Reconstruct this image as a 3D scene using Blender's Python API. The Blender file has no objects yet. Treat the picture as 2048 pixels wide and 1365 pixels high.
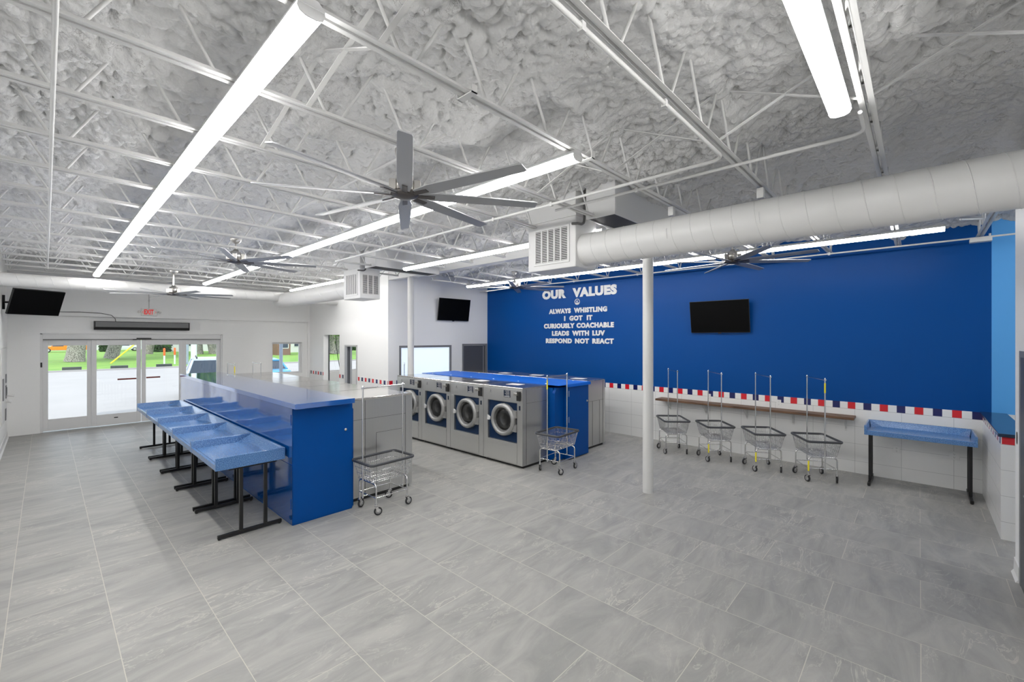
import bpy, math, random
import numpy as np
from mathutils import Vector, Matrix

random.seed(7)
R = math.radians
PI = math.pi
scene = bpy.context.scene
COL = scene.collection

# ------------------------------------------------------------------ camera
HZ, FPX, CAM_H = 677.0, 871.47, 2.34
HEAD = R(43.047)                       # the camera's heading, measured from +X towards +Y
cam_data = bpy.data.cameras.new('camera')
cam_data.sensor_width = 36.0
cam_data.lens = FPX / 2048.0 * 36.0
cam_data.shift_y = -(682.5 - HZ) / 2048.0
cam_data.clip_start = 0.05
cam_data.clip_end = 400
cam = bpy.data.objects.new('camera', cam_data)
COL.objects.link(cam)
cam.location = (0, 0, CAM_H)
cam.rotation_euler = (R(90), 0, HEAD - R(90))
scene.camera = cam

# ------------------------------------------------------------------ world, sun, exposure
EXPOSURE = 0.0
TUBE = 30.0
SUN = 2.1
SKY = 2.3
world = bpy.data.worlds.new('sky')
scene.world = world
world.use_nodes = True
wn = world.node_tree.nodes
wn['Background'].inputs['Color'].default_value = (0.78, 0.88, 1.0, 1)
wn['Background'].inputs['Strength'].default_value = SKY
sun_data = bpy.data.lights.new('sun', 'SUN')
sun_data.energy = SUN
sun_data.angle = R(0.6)
sun_data.color = (1.0, 0.96, 0.9)
sun = bpy.data.objects.new('sun', sun_data)
COL.objects.link(sun)
sun.rotation_euler = (R(38), 0, R(-35))
vs = scene.view_settings
vs.view_transform = 'Standard'
vs.look = 'None'
vs.exposure = EXPOSURE
vs.gamma = 1.0
vs.use_curve_mapping = False
scene.cycles.use_denoising = True
scene.cycles.max_bounces = 10
scene.cycles.diffuse_bounces = 5
scene.cycles.glossy_bounces = 4
scene.cycles.transparent_max_bounces = 12
scene.cycles.sample_clamp_indirect = 6.0

# ------------------------------------------------------------------ geometry helper
def frame_of(d):
    d = d.normalized()
    a = Vector((0, 0, 1)) if abs(d.z) < 0.9 else Vector((1, 0, 0))
    u = d.cross(a).normalized()
    return u, d.cross(u).normalized()

class MB:
    """collects shapes and links them as one mesh object"""
    def __init__(s):
        s.v, s.f, s.sm = [], [], []
        s.M = None
    def add(s, vs_, fs, smooth=False):
        o = len(s.v)
        if s.M is not None:
            vs_ = [tuple(s.M @ Vector(p)) for p in vs_]
        s.v += [tuple(p) for p in vs_]
        s.f += [tuple(i + o for i in f) for f in fs]
        s.sm += [smooth] * len(fs)
        return s
    def box(s, a, b):
        x0, y0, z0 = a
        x1, y1, z1 = b
        return s.add([(x0, y0, z0), (x1, y0, z0), (x1, y1, z0), (x0, y1, z0), (x0, y0, z1), (x1, y0, z1), (x1, y1, z1), (x0, y1, z1)],
                     [(0, 3, 2, 1), (4, 5, 6, 7), (0, 1, 5, 4), (1, 2, 6, 5), (2, 3, 7, 6), (3, 0, 4, 7)])
    def cbox(s, c, d):
        return s.box([c[i] - d[i] / 2 for i in range(3)], [c[i] + d[i] / 2 for i in range(3)])
    def bar(s, p, q, w, h):
        """a square bar from p to q, w wide, h high"""
        p, q = Vector(p), Vector(q)
        u, w2 = frame_of(q - p)
        vv = []
        for c in (p, q):
            for a, b in ((-1, -1), (1, -1), (1, 1), (-1, 1)):
                vv.append(c + u * (a * w / 2) + w2 * (b * h / 2))
        return s.add(vv, [(0, 3, 2, 1), (4, 5, 6, 7), (0, 1, 5, 4), (1, 2, 6, 5), (2, 3, 7, 6), (3, 0, 4, 7)])
    def tube(s, p, q, r, n=8, r2=None, cap=True):
        p, q = Vector(p), Vector(q)
        r2 = r if r2 is None else r2
        u, w = frame_of(q - p)
        vv = []
        for c, rr in ((p, r), (q, r2)):
            for k in range(n):
                t = 2 * PI * k / n
                vv.append(c + u * (rr * math.cos(t)) + w * (rr * math.sin(t)))
        s.add(vv, [(k, (k + 1) % n, n + (k + 1) % n, n + k) for k in range(n)], True)
        if cap:
            s.add(vv[:n], [tuple(range(n - 1, -1, -1))])
            s.add(vv[n:], [tuple(range(n))])
        return s
    def path(s, pts, r, n=8, closed=False):
        pts = [Vector(p) for p in pts]
        m = len(pts)
        rs = r if isinstance(r, (list, tuple)) else [r] * m
        vv, u = [], None
        for i, p in enumerate(pts):
            a = pts[i - 1] if (i > 0 or closed) else p
            b = pts[(i + 1) % m] if (i < m - 1 or closed) else p
            d = (b - a).normalized()
            if u is None:
                u, w = frame_of(d)
            else:
                u = (u - d * u.dot(d)).normalized()
                w = d.cross(u)
            for k in range(n):
                t = 2 * PI * k / n
                vv.append(p + u * (rs[i] * math.cos(t)) + w * (rs[i] * math.sin(t)))
        fs = []
        for i in range(m if closed else m - 1):
            j = (i + 1) % m
            for k in range(n):
                fs.append((i * n + k, i * n + (k + 1) % n, j * n + (k + 1) % n, j * n + k))
        s.add(vv, fs, True)
        if not closed:
            s.add(vv[:n], [tuple(range(n - 1, -1, -1))])
            s.add(vv[-n:], [tuple(range(n))])
        return s
    def lathe(s, prof, c=(0, 0, 0), n=24, axis='z', smooth=True):
        vv = []
        for r, h in prof:
            for k in range(n):
                t = 2 * PI * k / n
                a, b = r * math.cos(t), r * math.sin(t)
                p = {'z': (a, b, h), 'x': (h, a, b), 'y': (b, h, a)}[axis]
                vv.append((p[0] + c[0], p[1] + c[1], p[2] + c[2]))
        fs = []
        for i in range(len(prof) - 1):
            for k in range(n):
                fs.append((i * n + k, i * n + (k + 1) % n, (i + 1) * n + (k + 1) % n, (i + 1) * n + k))
        s.add(vv, fs, smooth)
        return s
    def prism(s, poly, a0, a1, axis='y'):
        def P(u, v, a):
            return {'y': (u, a, v), 'x': (a, u, v), 'z': (u, v, a)}[axis]
        n = len(poly)
        vv = [P(u, v, a0) for u, v in poly] + [P(u, v, a1) for u, v in poly]
        return s.add(vv, [tuple(range(n)), tuple(range(2 * n - 1, n - 1, -1))] +
                     [(k, n + k, n + (k + 1) % n, (k + 1) % n) for k in range(n)])
    def build(s, name, mat, parent=None, bevel=0.0, seg=2, kind=None, loc=None, rot=None):
        me = bpy.data.meshes.new(name)
        me.from_pydata(s.v, [], s.f)
        me.polygons.foreach_set('use_smooth', s.sm)
        me.materials.append(mat)
        me.update()
        import bmesh
        bm = bmesh.new()
        bm.from_mesh(me)
        bmesh.ops.recalc_face_normals(bm, faces=bm.faces)
        bm.to_mesh(me)
        bm.free()
        o = bpy.data.objects.new(name, me)
        COL.objects.link(o)
        if parent is not None:
            o.parent = parent
        if loc is not None:
            o.location = loc
        if rot is not None:
            o.rotation_euler = rot
        if bevel:
            md = o.modifiers.new('bevel', 'BEVEL')
            md.width = bevel
            md.segments = seg
            md.limit_method = 'ANGLE'
        if kind:
            o['kind'] = kind
        return o

def thing(name, label, cat, loc=(0, 0, 0), rz=0.0, group=None):
    o = bpy.data.objects.new(name, None)
    COL.objects.link(o)
    o.location = loc
    o.rotation_euler = (0, 0, rz)
    o.empty_display_size = 0.1
    o['label'] = label
    o['category'] = cat
    if group:
        o['group'] = group
    return o

def tag(o, label, cat, group=None, kind=None):
    o['label'] = label
    o['category'] = cat
    if group:
        o['group'] = group
    if kind:
        o['kind'] = kind
    return o

def kids(o):
    return [c for c in COL.objects if c.parent == o]

def dup(root, loc, rz, label=None, group=None):
    r = root.copy()
    COL.objects.link(r)
    r.location = loc
    r.rotation_euler = (0, 0, rz)
    if label:
        r['label'] = label
    if group:
        r['group'] = group
    for ch in KIDS[root.name]:
        c = ch.copy()
        COL.objects.link(c)
        c.parent = r
        for g in KIDS.get(ch.name, []):
            d = g.copy()
            COL.objects.link(d)
            d.parent = c
    return r
KIDS = {}
def remember(root):
    KIDS[root.name] = kids(root)
    for c in KIDS[root.name]:
        k = kids(c)
        if k:
            KIDS[c.name] = k

# ------------------------------------------------------------------ materials
def new_mat(name):
    m = bpy.data.materials.new(name)
    m.use_nodes = True
    nt = m.node_tree
    return m, nt, nt.nodes['Principled BSDF']

def mat(name, col, rough=0.5, metal=0.0, spec=0.5, noise=0.0, nscale=8.0, bump=0.0, bscale=60.0, emit=None, coat=0.0):
    m, nt, b = new_mat(name)
    b.inputs['Base Color'].default_value = (*col, 1)
    b.inputs['Roughness'].default_value = rough
    b.inputs['Metallic'].default_value = metal
    b.inputs['Specular IOR Level'].default_value = spec
    b.inputs['Coat Weight'].default_value = coat
    b.inputs['Coat Roughness'].default_value = 0.05
    tc = nt.nodes.new('ShaderNodeTexCoord')
    if noise:
        n = nt.nodes.new('ShaderNodeTexNoise')
        n.inputs['Scale'].default_value = nscale
        n.inputs['Detail'].default_value = 4
        nt.links.new(tc.outputs['Object'], n.inputs['Vector'])
        mx = nt.nodes.new('ShaderNodeMix')
        mx.data_type = 'RGBA'
        mx.inputs[6].default_value = (*[max(0, c * (1 - noise)) for c in col], 1)
        mx.inputs[7].default_value = (*[min(1, c * (1 + noise)) for c in col], 1)
        nt.links.new(n.outputs['Fac'], mx.inputs[0])
        nt.links.new(mx.outputs[2], b.inputs['Base Color'])
    if bump:
        n2 = nt.nodes.new('ShaderNodeTexNoise')
        n2.inputs['Scale'].default_value = bscale
        n2.inputs['Detail'].default_value = 3
        nt.links.new(tc.outputs['Object'], n2.inputs['Vector'])
        bp = nt.nodes.new('ShaderNodeBump')
        bp.inputs['Strength'].default_value = bump
        bp.inputs['Distance'].default_value = 0.01
        nt.links.new(n2.outputs['Fac'], bp.inputs['Height'])
        nt.links.new(bp.outputs['Normal'], b.inputs['Normal'])
    if emit:
        b.inputs['Emission Color'].default_value = (*emit[0], 1)
        b.inputs['Emission Strength'].default_value = emit[1]
    return m

def mth(nt, op, a, b=None, c=None):
    n = nt.nodes.new('ShaderNodeMath')
    n.operation = op
    for i, x in enumerate((a, b, c)):
        if x is None:
            continue
        if isinstance(x, (int, float)):
            n.inputs[i].default_value = x
        else:
            nt.links.new(x, n.inputs[i])
    return n.outputs[0]

def mixc(nt, fac, a, b):
    mx = nt.nodes.new('ShaderNodeMix')
    mx.data_type = 'RGBA'
    for i, x in ((0, fac), (6, a), (7, b)):
        if isinstance(x, (int, float)):
            mx.inputs[i].default_value = x
        elif isinstance(x, tuple):
            mx.inputs[i].default_value = (*x, 1)
        else:
            nt.links.new(x, mx.inputs[i])
    return mx.outputs[2]

def floor_mat():
    m, nt, b = new_mat('grey_marbled_floor_tile')
    L = nt.links.new
    tc = nt.nodes.new('ShaderNodeTexCoord')
    sx = nt.nodes.new('ShaderNodeSeparateXYZ')
    L(tc.outputs['Object'], sx.inputs[0])
    cb = nt.nodes.new('ShaderNodeCombineXYZ')
    # rows run along Y; brick U = Y, brick V = X
    L(mth(nt, 'ADD', sx.outputs['Y'], 24.4 + 0.0), cb.inputs[0])
    L(mth(nt, 'ADD', sx.outputs['X'], 0.22 + 0.599 * 10), cb.inputs[1])
    br = nt.nodes.new('ShaderNodeTexBrick')
    br.offset = 0.5
    br.offset_frequency = 2
    br.squash = 1.0
    br.inputs['Scale'].default_value = 1.0
    br.inputs['Brick Width'].default_value = 1.2195
    br.inputs['Row Height'].default_value = 0.599
    br.inputs['Mortar Size'].default_value = 0.0028
    br.inputs['Mortar Smooth'].default_value = 0.1
    br.inputs['Bias'].default_value = 0.0
    br.inputs['Color1'].default_value = (0, 0, 0, 1)
    br.inputs['Color2'].default_value = (1, 1, 1, 1)
    br.inputs['Mortar'].default_value = (0.5, 0.5, 0.5, 1)
    L(cb.outputs[0], br.inputs['Vector'])
    # per tile offset of the stone pattern
    mp = nt.nodes.new('ShaderNodeVectorMath')
    mp.operation = 'MULTIPLY_ADD'
    L(br.outputs['Color'], mp.inputs[0])
    mp.inputs[1].default_value = (7.3, 3.1, 9.7)
    L(tc.outputs['Object'], mp.inputs[2])
    rot = nt.nodes.new('ShaderNodeMapping')
    rot.inputs['Rotation'].default_value = (0, 0, R(-28))
    rot.inputs['Scale'].default_value = (0.75, 2.6, 1)
    L(mp.outputs[0], rot.inputs['Vector'])
    n1 = nt.nodes.new('ShaderNodeTexNoise')
    n1.inputs['Scale'].default_value = 1.5
    n1.inputs['Detail'].default_value = 8
    n1.inputs['Roughness'].default_value = 0.62
    n1.inputs['Distortion'].default_value = 1.1
    L(rot.outputs[0], n1.inputs['Vector'])
    cr = nt.nodes.new('ShaderNodeValToRGB')
    cr.color_ramp.elements[0].position = 0.3
    cr.color_ramp.elements[0].color = (0.245, 0.244, 0.236, 1)
    cr.color_ramp.elements[1].position = 0.72
    cr.color_ramp.elements[1].color = (0.385, 0.378, 0.355, 1)
    L(n1.outputs['Fac'], cr.inputs[0])
    # thin pale veins where a stretched noise crosses its middle
    n2 = nt.nodes.new('ShaderNodeTexNoise')
    n2.inputs['Scale'].default_value = 1.9
    n2.inputs['Detail'].default_value = 5
    n2.inputs['Roughness'].default_value = 0.6
    n2.inputs['Distortion'].default_value = 1.8
    L(rot.outputs[0], n2.inputs['Vector'])
    v = mth(nt, 'ABSOLUTE', mth(nt, 'SUBTRACT', n2.outputs['Fac'], 0.52))
    v = mth(nt, 'SUBTRACT', 1.0, mth(nt, 'MULTIPLY', v, 55.0))
    v = mth(nt, 'MAXIMUM', v, 0.0)
    n3 = nt.nodes.new('ShaderNodeTexNoise')
    n3.inputs['Scale'].default_value = 1.1
    L(mp.outputs[0], n3.inputs['Vector'])
    msk = mth(nt, 'MULTIPLY', mth(nt, 'MAXIMUM', mth(nt, 'SUBTRACT', n3.outputs['Fac'], 0.44), 0.0), 4.0)
    v = mth(nt, 'MINIMUM', mth(nt, 'MULTIPLY', v, msk), 0.6)
    c = mixc(nt, v, cr.outputs[0], (0.52, 0.5, 0.45))
    c = mixc(nt, br.outputs['Fac'], c, (0.50, 0.48, 0.42))
    L(c, b.inputs['Base Color'])
    b.inputs['Roughness'].default_value = 0.42
    b.inputs['Specular IOR Level'].default_value = 0.4
    return m

BORDER0 = -0.697
def wainscot_mat(name, ax, start=BORDER0, tile=(0.605, 0.3), gloss=0.25, offs=0.208):
    """white tile with a border row of red and navy squares; ax = the horizontal coordinate"""
    m, nt, b = new_mat(name)
    L = nt.links.new
    tc = nt.nodes.new('ShaderNodeTexCoord')
    sx = nt.nodes.new('ShaderNodeSeparateXYZ')
    L(tc.outputs['Object'], sx.inputs[0])
    u, z = sx.outputs[ax], sx.outputs['Z']
    k = mth(nt, 'DIVIDE', mth(nt, 'SUBTRACT', u, start - 0.1075 * 400), 0.1075)
    ki = mth(nt, 'MODULO', mth(nt, 'FLOOR', k), 4.0)
    isnavy = mth(nt, 'LESS_THAN', ki, 0.5)
    isred = mth(nt, 'COMPARE', ki, 2.0, 0.25)
    band = mth(nt, 'GREATER_THAN', z, 1.108)
    fr = mth(nt, 'FRACT', k)
    edge = mth(nt, 'GREATER_THAN', mth(nt, 'ABSOLUTE', mth(nt, 'SUBTRACT', fr, 0.5)), 0.488)
    bc = mixc(nt, isnavy, (0.78, 0.78, 0.77), (0.008, 0.012, 0.10))
    bc = mixc(nt, isred, bc, (0.60, 0.012, 0.022))
    bc = mixc(nt, edge, bc, (0.55, 0.55, 0.54))
    # field tile
    gz = mth(nt, 'FRACT', mth(nt, 'DIVIDE', mth(nt, 'ADD', z, tile[1] * 10 - offs), tile[1]))
    gu = mth(nt, 'FRACT', mth(nt, 'DIVIDE', mth(nt, 'ADD', u, tile[0] * 40 + 0.395), tile[0]))
    l1 = mth(nt, 'GREATER_THAN', mth(nt, 'ABSOLUTE', mth(nt, 'SUBTRACT', gz, 0.5)), 0.4935)
    l2 = mth(nt, 'GREATER_THAN', mth(nt, 'ABSOLUTE', mth(nt, 'SUBTRACT', gu, 0.5)), 0.4965)
    ln = mth(nt, 'MAXIMUM', l1, l2)
    fc = mixc(nt, ln, (0.76, 0.76, 0.75), (0.40, 0.40, 0.40))
    seam = mth(nt, 'LESS_THAN', mth(nt, 'ABSOLUTE', mth(nt, 'SUBTRACT', z, 1.107)), 0.0025)
    c = mixc(nt, band, fc, bc)
    c = mixc(nt, seam, c, (0.35, 0.35, 0.35))
    L(c, b.inputs['Base Color'])
    b.inputs['Roughness'].default_value = gloss
    return m

def foam_mat():
    m, nt, b = new_mat('painted_spray_foam')
    L = nt.links.new
    tc = nt.nodes.new('ShaderNodeTexCoord')
    n = nt.nodes.new('ShaderNodeTexNoise')
    n.inputs['Scale'].default_value = 14
    n.inputs['Detail'].default_value = 6
    n.inputs['Roughness'].default_value = 0.6
    L(tc.outputs['Object'], n.inputs['Vector'])
    vo = nt.nodes.new('ShaderNodeTexVoronoi')
    vo.inputs['Scale'].default_value = 38
    wv = nt.nodes.new('ShaderNodeVectorMath')
    wv.operation = 'MULTIPLY_ADD'
    L(n.outputs['Color'], wv.inputs[0])
    wv.inputs[1].default_value = (0.06, 0.06, 0.06)
    L(tc.outputs['Object'], wv.inputs[2])
    L(wv.outputs[0], vo.inputs['Vector'])
    h = mth(nt, 'ADD', mth(nt, 'MULTIPLY', vo.outputs['Distance'], -0.6), n.outputs['Fac'])
    bp = nt.nodes.new('ShaderNodeBump')
    bp.inputs['Strength'].default_value = 0.5
    bp.inputs['Distance'].default_value = 0.02
    L(h, bp.inputs['Height'])
    L(bp.outputs['Normal'], b.inputs['Normal'])
    # a few thin dark cracks
    n2 = nt.nodes.new('ShaderNodeTexNoise')
    n2.inputs['Scale'].default_value = 3.2
    n2.inputs['Detail'].default_value = 9
    n2.inputs['Roughness'].default_value = 0.7
    L(tc.outputs['Object'], n2.inputs['Vector'])
    cr = mth(nt, 'LESS_THAN', mth(nt, 'ABSOLUTE', mth(nt, 'SUBTRACT', n2.outputs['Fac'], 0.5)), 0.0022)
    n3 = nt.nodes.new('ShaderNodeTexNoise')
    n3.inputs['Scale'].default_value = 1.7
    L(tc.outputs['Object'], n3.inputs['Vector'])
    cr = mth(nt, 'MULTIPLY', cr, mth(nt, 'GREATER_THAN', n3.outputs['Fac'], 0.57))
    c = mixc(nt, cr, (0.60, 0.60, 0.597), (0.12, 0.11, 0.10))
    L(c, b.inputs['Base Color'])
    b.inputs['Roughness'].default_value = 0.75
    b.inputs['Specular IOR Level'].default_value = 0.25
    return m

def block_mat():
    m, nt, b = new_mat('white_painted_block')
    L = nt.links.new
    tc = nt.nodes.new('ShaderNodeTexCoord')
    sx = nt.nodes.new('ShaderNodeSeparateXYZ')
    L(tc.outputs['Object'], sx.inputs[0])
    cb = nt.nodes.new('ShaderNodeCombineXYZ')
    L(mth(nt, 'ADD', sx.outputs['X'], 20.0), cb.inputs[0])
    L(mth(nt, 'ADD', sx.outputs['Z'], 10.0), cb.inputs[1])
    br = nt.nodes.new('ShaderNodeTexBrick')
    br.inputs['Scale'].default_value = 1.0
    br.inputs['Brick Width'].default_value = 0.8
    br.inputs['Row Height'].default_value = 0.2
    br.inputs['Mortar Size'].default_value = 0.006
    br.inputs['Mortar Smooth'].default_value = 0.8
    L(cb.outputs[0], br.inputs['Vector'])
    bp = nt.nodes.new('ShaderNodeBump')
    bp.invert = True
    bp.inputs['Strength'].default_value = 0.22
    bp.inputs['Distance'].default_value = 0.004
    L(br.outputs['Fac'], bp.inputs['Height'])
    L(bp.outputs['Normal'], b.inputs['Normal'])
    b.inputs['Base Color'].default_value = (0.86, 0.86, 0.85, 1)
    b.inputs['Roughness'].default_value = 0.45
    return m

def steel_mat(name, col=(0.50, 0.50, 0.49), rough=0.3, axis='Z'):
    m, nt, b = new_mat(name)
    L = nt.links.new
    tc = nt.nodes.new('ShaderNodeTexCoord')
    mp = nt.nodes.new('ShaderNodeMapping')
    sc = {'Z': (90, 90, 1.2), 'Y': (90, 1.2, 90)}[axis]
    mp.inputs['Scale'].default_value = sc
    L(tc.outputs['Object'], mp.inputs['Vector'])
    n = nt.nodes.new('ShaderNodeTexNoise')
    n.inputs['Scale'].default_value = 1.0
    n.inputs['Detail'].default_value = 3
    L(mp.outputs[0], n.inputs['Vector'])
    L(mixc(nt, n.outputs['Fac'], tuple(c * 0.96 for c in col), tuple(min(1, c * 1.04) for c in col)), b.inputs['Base Color'])
    L(mth(nt, 'ADD', mth(nt, 'MULTIPLY', n.outputs['Fac'], 0.06), rough - 0.03), b.inputs['Roughness'])
    b.inputs['Metallic'].default_value = 0.92
    return m

def wavy_blue(name, col, rough=0.1):
    """glossy blue sheet metal, slightly rippled"""
    m, nt, b = new_mat(name)
    L = nt.links.new
    tc = nt.nodes.new('ShaderNodeTexCoord')
    mp = nt.nodes.new('ShaderNodeMapping')
    mp.inputs['Scale'].default_value = (1, 0.8, 1.2)
    L(tc.outputs['Object'], mp.inputs['Vector'])
    n = nt.nodes.new('ShaderNodeTexNoise')
    n.inputs['Scale'].default_value = 1.8
    n.inputs['Detail'].default_value = 1
    L(mp.outputs[0], n.inputs['Vector'])
    bp = nt.nodes.new('ShaderNodeBump')
    bp.inputs['Strength'].default_value = 0.35
    bp.inputs['Distance'].default_value = 0.03
    L(n.outputs['Fac'], bp.inputs['Height'])
    L(bp.outputs['Normal'], b.inputs['Normal'])
    b.inputs['Base Color'].default_value = (*col, 1)
    b.inputs['Roughness'].default_value = rough
    b.inputs['Specular IOR Level'].default_value = 0.9
    b.inputs['Coat Weight'].default_value = 0.6
    b.inputs['Coat Roughness'].default_value = 0.04
    return m

def granite_mat():
    m, nt, b = new_mat('speckled_blue_laminate')
    L = nt.links.new
    tc = nt.nodes.new('ShaderNodeTexCoord')
    n = nt.nodes.new('ShaderNodeTexNoise')
    n.inputs['Scale'].default_value = 120
    n.inputs['Detail'].default_value = 2
    L(tc.outputs['Object'], n.inputs['Vector'])
    cr = nt.nodes.new('ShaderNodeValToRGB')
    e = cr.color_ramp.elements
    e[0].position, e[0].color = 0.34, (0.040, 0.105, 0.25, 1)
    e[1].position, e[1].color = 0.62, (0.11, 0.25, 0.50, 1)
    x = e.new(0.48)
    x.color = (0.068, 0.175, 0.40, 1)
    x = e.new(0.66)
    x.color = (0.20, 0.34, 0.57, 1)
    L(n.outputs['Fac'], cr.inputs[0])
    L(cr.outputs[0], b.inputs['Base Color'])
    b.inputs['Roughness'].default_value = 0.22
    b.inputs['Coat Weight'].default_value = 0.3
    return m

def wood_mat():
    m, nt, b = new_mat('stained_plank_wood')
    L = nt.links.new
    tc = nt.nodes.new('ShaderNodeTexCoord')
    mp = nt.nodes.new('ShaderNodeMapping')
    mp.inputs['Scale'].default_value = (14, 1.2, 14)
    L(tc.outputs['Object'], mp.inputs['Vector'])
    n = nt.nodes.new('ShaderNodeTexNoise')
    n.inputs['Scale'].default_value = 2.2
    n.inputs['Detail'].default_value = 7
    n.inputs['Distortion'].default_value = 0.8
    L(mp.outputs[0], n.inputs['Vector'])
    cr = nt.nodes.new('ShaderNodeValToRGB')
    cr.color_ramp.elements[0].position = 0.32
    cr.color_ramp.elements[0].color = (0.05, 0.022, 0.010, 1)
    cr.color_ramp.elements[1].position = 0.7
    cr.color_ramp.elements[1].color = (0.20, 0.105, 0.052, 1)
    L(n.outputs['Fac'], cr.inputs[0])
    L(cr.outputs[0], b.inputs['Base Color'])
    b.inputs['Roughness'].default_value = 0.5
    return m

def glass_mat(name='clear_pane', tint=(1, 1, 1)):
    m = bpy.data.materials.new(name)
    m.use_nodes = True
    nt = m.node_tree
    nt.nodes.clear()
    out = nt.nodes.new('ShaderNodeOutputMaterial')
    tr = nt.nodes.new('ShaderNodeBsdfTransparent')
    tr.inputs[0].default_value = (*tint, 1)
    gl = nt.nodes.new('ShaderNodeBsdfGlossy')
    gl.inputs['Roughness'].default_value = 0.0
    fr = nt.nodes.new('ShaderNodeFresnel')
    fr.inputs['IOR'].default_value = 1.45
    mx = nt.nodes.new('ShaderNodeMixShader')
    nt.links.new(fr.outputs[0], mx.inputs[0])
    nt.links.new(tr.outputs[0], mx.inputs[1])
    nt.links.new(gl.outputs[0], mx.inputs[2])
    nt.links.new(mx.outputs[0], out.inputs[0])
    return m

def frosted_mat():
    m, nt, b = new_mat('glowing_frosted_pane')
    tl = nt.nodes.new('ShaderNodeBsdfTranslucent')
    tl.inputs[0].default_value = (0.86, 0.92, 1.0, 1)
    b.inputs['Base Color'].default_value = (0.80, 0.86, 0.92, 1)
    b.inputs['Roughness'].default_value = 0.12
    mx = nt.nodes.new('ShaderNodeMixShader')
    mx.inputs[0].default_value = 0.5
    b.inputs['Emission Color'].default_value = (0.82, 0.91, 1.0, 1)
    b.inputs['Emission Strength'].default_value = 0.75  # glow added so the pane looks lit from behind
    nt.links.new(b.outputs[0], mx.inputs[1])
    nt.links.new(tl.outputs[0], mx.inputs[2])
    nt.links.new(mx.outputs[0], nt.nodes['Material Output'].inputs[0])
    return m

def grass_mat():
    m, nt, b = new_mat('lawn_grass')
    L = nt.links.new
    tc = nt.nodes.new('ShaderNodeTexCoord')
    n = nt.nodes.new('ShaderNodeTexNoise')
    n.inputs['Scale'].default_value = 0.35
    n.inputs['Detail'].default_value = 8
    n.inputs['Roughness'].default_value = 0.7
    L(tc.outputs['Object'], n.inputs['Vector'])
    cr = nt.nodes.new('ShaderNodeValToRGB')
    cr.color_ramp.elements[0].position = 0.3
    cr.color_ramp.elements[0].color = (0.10, 0.26, 0.03, 1)
    cr.color_ramp.elements[1].position = 0.7
    cr.color_ramp.elements[1].color = (0.26, 0.42, 0.07, 1)
    L(n.outputs['Fac'], cr.inputs[0])
    L(cr.outputs[0], b.inputs['Base Color'])
    b.inputs['Roughness'].default_value = 0.9
    return m

def bark_mat():
    m, nt, b = new_mat('oak_bark')
    L = nt.links.new
    tc = nt.nodes.new('ShaderNodeTexCoord')
    n = nt.nodes.new('ShaderNodeTexNoise')
    n.inputs['Scale'].default_value = 11
    n.inputs['Detail'].default_value = 7
    L(tc.outputs['Object'], n.inputs['Vector'])
    cr = nt.nodes.new('ShaderNodeValToRGB')
    cr.color_ramp.elements[0].position = 0.38
    cr.color_ramp.elements[0].color = (0.11, 0.10, 0.085, 1)
    cr.color_ramp.elements[1].position = 0.58
    cr.color_ramp.elements[1].color = (0.40, 0.37, 0.33, 1)
    L(n.outputs['Fac'], cr.inputs[0])
    L(cr.outputs[0], b.inputs['Base Color'])
    b.inputs['Roughness'].default_value = 0.9
    return m

M = {}
M['floor'] = floor_mat()
M['foam'] = foam_mat()
M['block'] = block_mat()
M['white'] = mat('white_wall_paint', (0.85, 0.85, 0.845), 0.5, bump=0.05, bscale=80)
M['bluewall'] = mat('royal_blue_wall_paint', (0.0, 0.058, 0.25), 0.40, spec=0.14, bump=0.05, bscale=90)
M['lightblue'] = mat('sky_blue_wall_paint', (0.075, 0.33, 0.72), 0.4)
M['tile_y'] = wainscot_mat('white_tile_with_red_and_navy_border', 'Y')
M['tile_x'] = wainscot_mat('white_tile_with_red_and_navy_border_x', 'X', start=0.12)
M['tile_h'] = wainscot_mat('white_tile_with_red_and_navy_border_half_wall', 'X', start=7.60)
M['steelwhite'] = mat('white_painted_steel', (0.62, 0.62, 0.61), 0.42)
M['duct'] = mat('white_painted_duct', (0.68, 0.68, 0.67), 0.38)
M['sheet'] = mat('white_painted_sheet_metal', (0.66, 0.66, 0.655), 0.4)
M['housing'] = mat('white_lamp_housing', (0.7, 0.7, 0.7), 0.4)
M['lens'] = mat('lit_lamp_lens', (1, 1, 1), 0.4, emit=((1.0, 0.985, 0.96), TUBE))
M['fan'] = mat('fan_blade_gunmetal', (0.34, 0.345, 0.355), 0.36, metal=0.3)
M['nickel'] = mat('brushed_nickel', (0.62, 0.60, 0.57), 0.28, metal=1.0)
M['darkmetal'] = mat('dark_fan_plate', (0.10, 0.09, 0.085), 0.35, metal=0.6)
M['screen'] = mat('black_tv_screen', (0.0015, 0.0015, 0.0017), 0.5, spec=0.08)
M['black'] = mat('black_plastic', (0.012, 0.012, 0.012), 0.45)
M['blackmetal'] = mat('black_powder_coated_steel', (0.010, 0.010, 0.011), 0.35, spec=0.4)
M['bluecover'] = mat('bright_blue_cover_sheet', (0.003, 0.13, 0.62), 0.4, spec=0.25)
M['granite'] = granite_mat()
M['blue'] = wavy_blue('glossy_blue_sheet_metal', (0.0006, 0.058, 0.26))
M['bluelid'] = mat('glossy_blue_lid', (0.001, 0.095, 0.40), 0.08, spec=1.0, coat=1.0)
M['bluelid'].node_tree.nodes['Principled BSDF'].inputs['Coat IOR'].default_value = 2.0
M['blueend'] = mat('satin_blue_sheet_metal', (0.0, 0.060, 0.27), 0.32, spec=0.15, noise=0.08, nscale=3)
M['steel'] = steel_mat('brushed_steel_side', (0.58, 0.58, 0.57))
M['steeltop'] = steel_mat('bright_steel_top', (0.62, 0.60, 0.57), 0.16, 'Y')
M['steelfront'] = steel_mat('brushed_steel_front', (0.70, 0.70, 0.69), 0.36)
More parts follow.
